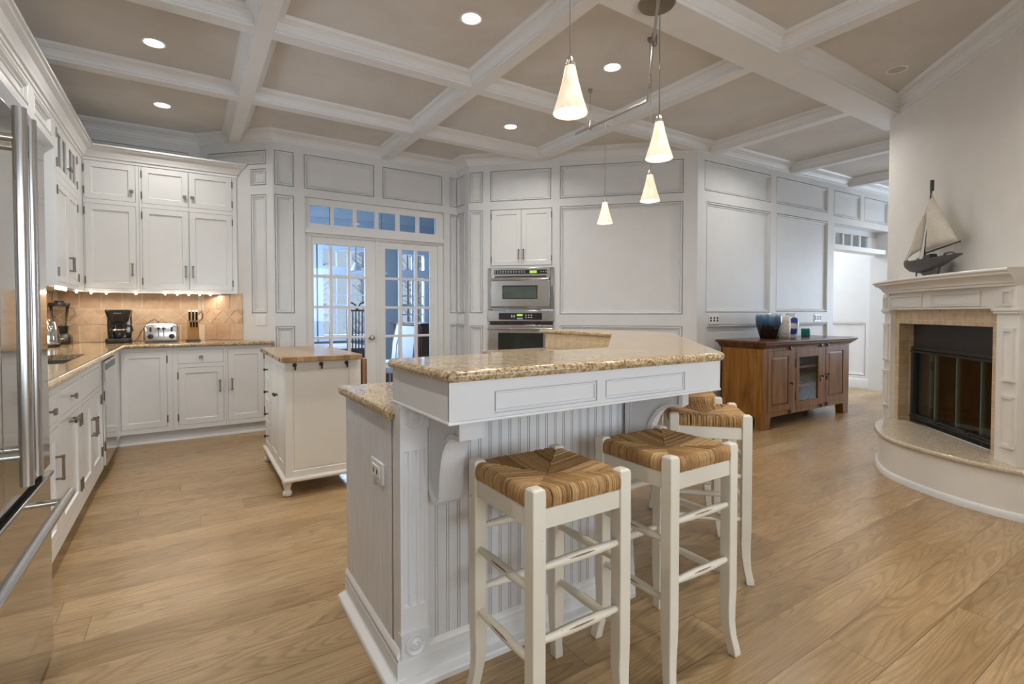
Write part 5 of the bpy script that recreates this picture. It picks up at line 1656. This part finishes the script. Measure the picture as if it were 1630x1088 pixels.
# dining furniture
c = empty('dining_table', (1.72, 7.0, 0), 'dark wooden dining table seen through the french doors', 'table')
MB().slab([(1.47, 6.5), (2.08, 6.5), (2.08, 7.7), (1.47, 7.7)], .72, .76, .008).build('tabletop', M['darkwood'], c)
MB().box(1.52, 2.03, 6.58, 7.62, .63, .72).build('apron', M['darkwood'], c, flat=True)
for x in (1.53, 1.95):
    for y in (6.59, 7.54): MB().loft([[(x, y, 0), (x + .06, y, 0), (x + .06, y + .06, 0), (x, y + .06, 0)], [(x - .01, y - .01, .63), (x + .075, y - .01, .63), (x + .075, y + .075, .63), (x - .01, y + .075, .63)]]).build('leg', M['darkwood'], c)
GD = 'upholstered dining chairs round the dark table'
def dchair(x, y, rz, label):
    e = empty('dining_chair', (x, y, 0), label, 'chair', GD, rz)
    ca, sa = math.cos(rz), math.sin(rz)
    fr = Fr((0, 0), (1, 0), (0, 1)); keep = list(e['_w']); e['_w'] = [0.0, 0.0, 0.0]
    MB().slab(rounded([(-.23, -.22), (.23, -.22), (.23, .22), (-.23, .22)], .03, 3), .42, .50, .02).build('seat', M['fabricgrey'], e)
    MB().loft([[(-.22, .17, .49), (.22, .17, .49), (.22, .215, .49), (-.22, .215, .49)], [(-.22, .20, .75), (.22, .20, .75), (.22, .245, .75), (-.22, .245, .75)], [(-.20, .26, 1.03), (.20, .26, 1.03), (.20, .30, 1.03), (-.20, .30, 1.03)]]).build('backrest', M['fabricgrey'], e, bevel=.01)
    for s in (-1, 1):
        MB().tube([(s * .235, .20, 0), (s * .235, .20, .45), (s * .235, .225, .75), (s * .215, .285, 1.05)], [.018, .024, .026, .020], 8).build('back_post', M['redwood'], e)
        MB().tube([(s * .21, -.19, 0), (s * .21, -.19, .43)], [.016, .024], 8).build('leg', M['redwood'], e)
    MB().tube([(-.215, .285, 1.045), (.215, .285, 1.045)], .018, 8).build('crest_rail', M['redwood'], e)
    e['_w'] = keep
    return e
dchair(1.19, 6.45, R(70), 'dining chair with red-brown frame seen through the left french door')
dchair(2.33, 6.62, R(-80), 'grey upholstered dining chair with red-brown posts, left one in the right french door')
dchair(2.47, 7.25, R(-84), 'grey upholstered dining chair with red-brown posts, right one in the right french door')
e = empty('spindle_chair', (1.72, 6.22, 0), 'dark spindle-back chair with scrolled top seen through the left french door', 'chair')
MB().slab(rounded([(1.53, 6.04), (1.91, 6.04), (1.91, 6.40), (1.53, 6.40)], .04, 3), .44, .475, .012).build('seat', M['darkwood'], e)
for x in (1.55, 1.89):
    for y in (6.06, 6.38): MB().tube([(x, y, 0), (x, y, .44)], .014, 8).build('leg', M['darkwood'], e)
for k in range(7):
    x = 1.61 + k * .037
    MB().tube([(x, 6.06, .47), (x, 6.04, 1.24)], .008, 6).build('spindle', M['darkwood'], e)
MB().tube([(1.588, 6.06, .47), (1.585, 6.04, 1.25), (1.597, 6.04, 1.30), (1.633, 6.04, 1.335), (1.675, 6.04, 1.31), (1.693, 6.04, 1.25)], .010, 7).build('hoop', M['darkwood'], e)
MB().tube([(1.852, 6.06, .47), (1.855, 6.04, 1.25), (1.837, 6.04, 1.32), (1.789, 6.04, 1.345), (1.735, 6.04, 1.32), (1.705, 6.04, 1.25)], .010, 7).build('hoop', M['darkwood'], e)
MB().tube([(1.585, 6.04, 1.24), (1.855, 6.04, 1.24)], .010, 7).build('top_rail', M['darkwood'], e)
c = empty('hutch', (3.1, 7.45, 0), 'dark wooden sideboard behind the right french door', 'cabinet')
MB().box(2.88, 3.34, 6.9, 8.1, .06, 1.02).build('case', M['darkwood'], c, flat=True)
MB().slab([(2.84, 6.85), (3.36, 6.85), (3.36, 8.15), (2.84, 8.15)], 1.02, 1.06, .008).build('top', M['darkwood'], c)
FH = Fr((2.88, 0), (0, 1), (-1, 0))
for k in range(2):
    slab_panel(MB(FH), 6.95 + .57 * k, 7.48 + .57 * k, .12, .70, [(0, 0), (.06, 0), (.065, -.01)], .012, .012).build('door', M['redwood'], c, flat=True)
    slab_panel(MB(FH), 6.95 + .57 * k, 7.48 + .57 * k, .74, .98, [(0, 0), (.02, 0), (.024, -.006)], .012, .012).build('drawer', M['redwood'], c, flat=True)
for y in (6.91, 8.03): MB().box(2.89, 3.32, y, y + .06, 0, .06).build('foot', M['darkwood'], c, flat=True)
def dpend(x, y, zb, label):
    e = empty('pendant_light', (x, y, zb), label, 'pendant light', 'white pendants in the dining room')
    MB().lathe(x, y, [(.085, zb), (.045, zb + .07), (.016, zb + .12)], 20, cap=False).build('glass_shade', M['fabricgrey'], e)
    MB().tube([(x, y, zb + .115), (x, y, DZ)], .004, 6).build('cord', M['bronze'], e)
dpend(2.0, 7.15, 1.80, 'white cone pendant in the dining room seen through the left french door')
dpend(2.52, 7.6, 1.82, 'white cone pendant in the dining room seen through the right french door')
# outside the dining room: ground and bare trees
struct(MB().box(-12, 22, 8.9, 40, -.5, -.4).build('ground', M['soil'], flat=True))
GT = 'bare trees outside the dining room windows'
rt = random.Random(5)
def tree(x, y, h, label):
    e = empty('bare_tree', (x, y, -.4), label, 'tree', GT)
    mb = MB()
    top = Vector((x + rt.uniform(-.1, .1), y, h))
    base = Vector((x, y, -.4))
    mb.tube([base, base.lerp(top, .5) + Vector((rt.uniform(-.1, .1), 0, 0)), top], [.055, .035, .01], 7)
    mb.build('trunk', M['bark'], e)
    mb = MB()
    for k in range(44):
        t = rt.uniform(.08, .95); p = base.lerp(top, t); a = rt.uniform(0, 2 * PI); L = rt.uniform(.3, .55)
        q_ = p + Vector((math.cos(a) * L, math.sin(a) * L, L * rt.uniform(.3, .9)))
        mb.tube([p, q_], [.012, .004], 5)
        for j in range(4):
            s = p.lerp(q_, rt.uniform(.3, .95)); b2 = rt.uniform(0, 2 * PI)
            mb.tube([s, s + Vector((math.cos(b2), math.sin(b2), 1.0)) * rt.uniform(.1, .2)], [.006, .002], 4)
    mb.build('branches', M['bark'], e)
for x, y in ((2.4, 12.6), (3.8, 12.9), (5.2, 12.5), (3.0, 15.3), (4.6, 15.6), (6.2, 15.2), (3.7, 18.2), (5.4, 18.0), (7.1, 18.3)):
    tree(x, y, rt.uniform(5, 6.5), 'leafless grey tree outside the dining room windows')
for o in bpy.data.objects:
    if '_w' in o: del o['_w']
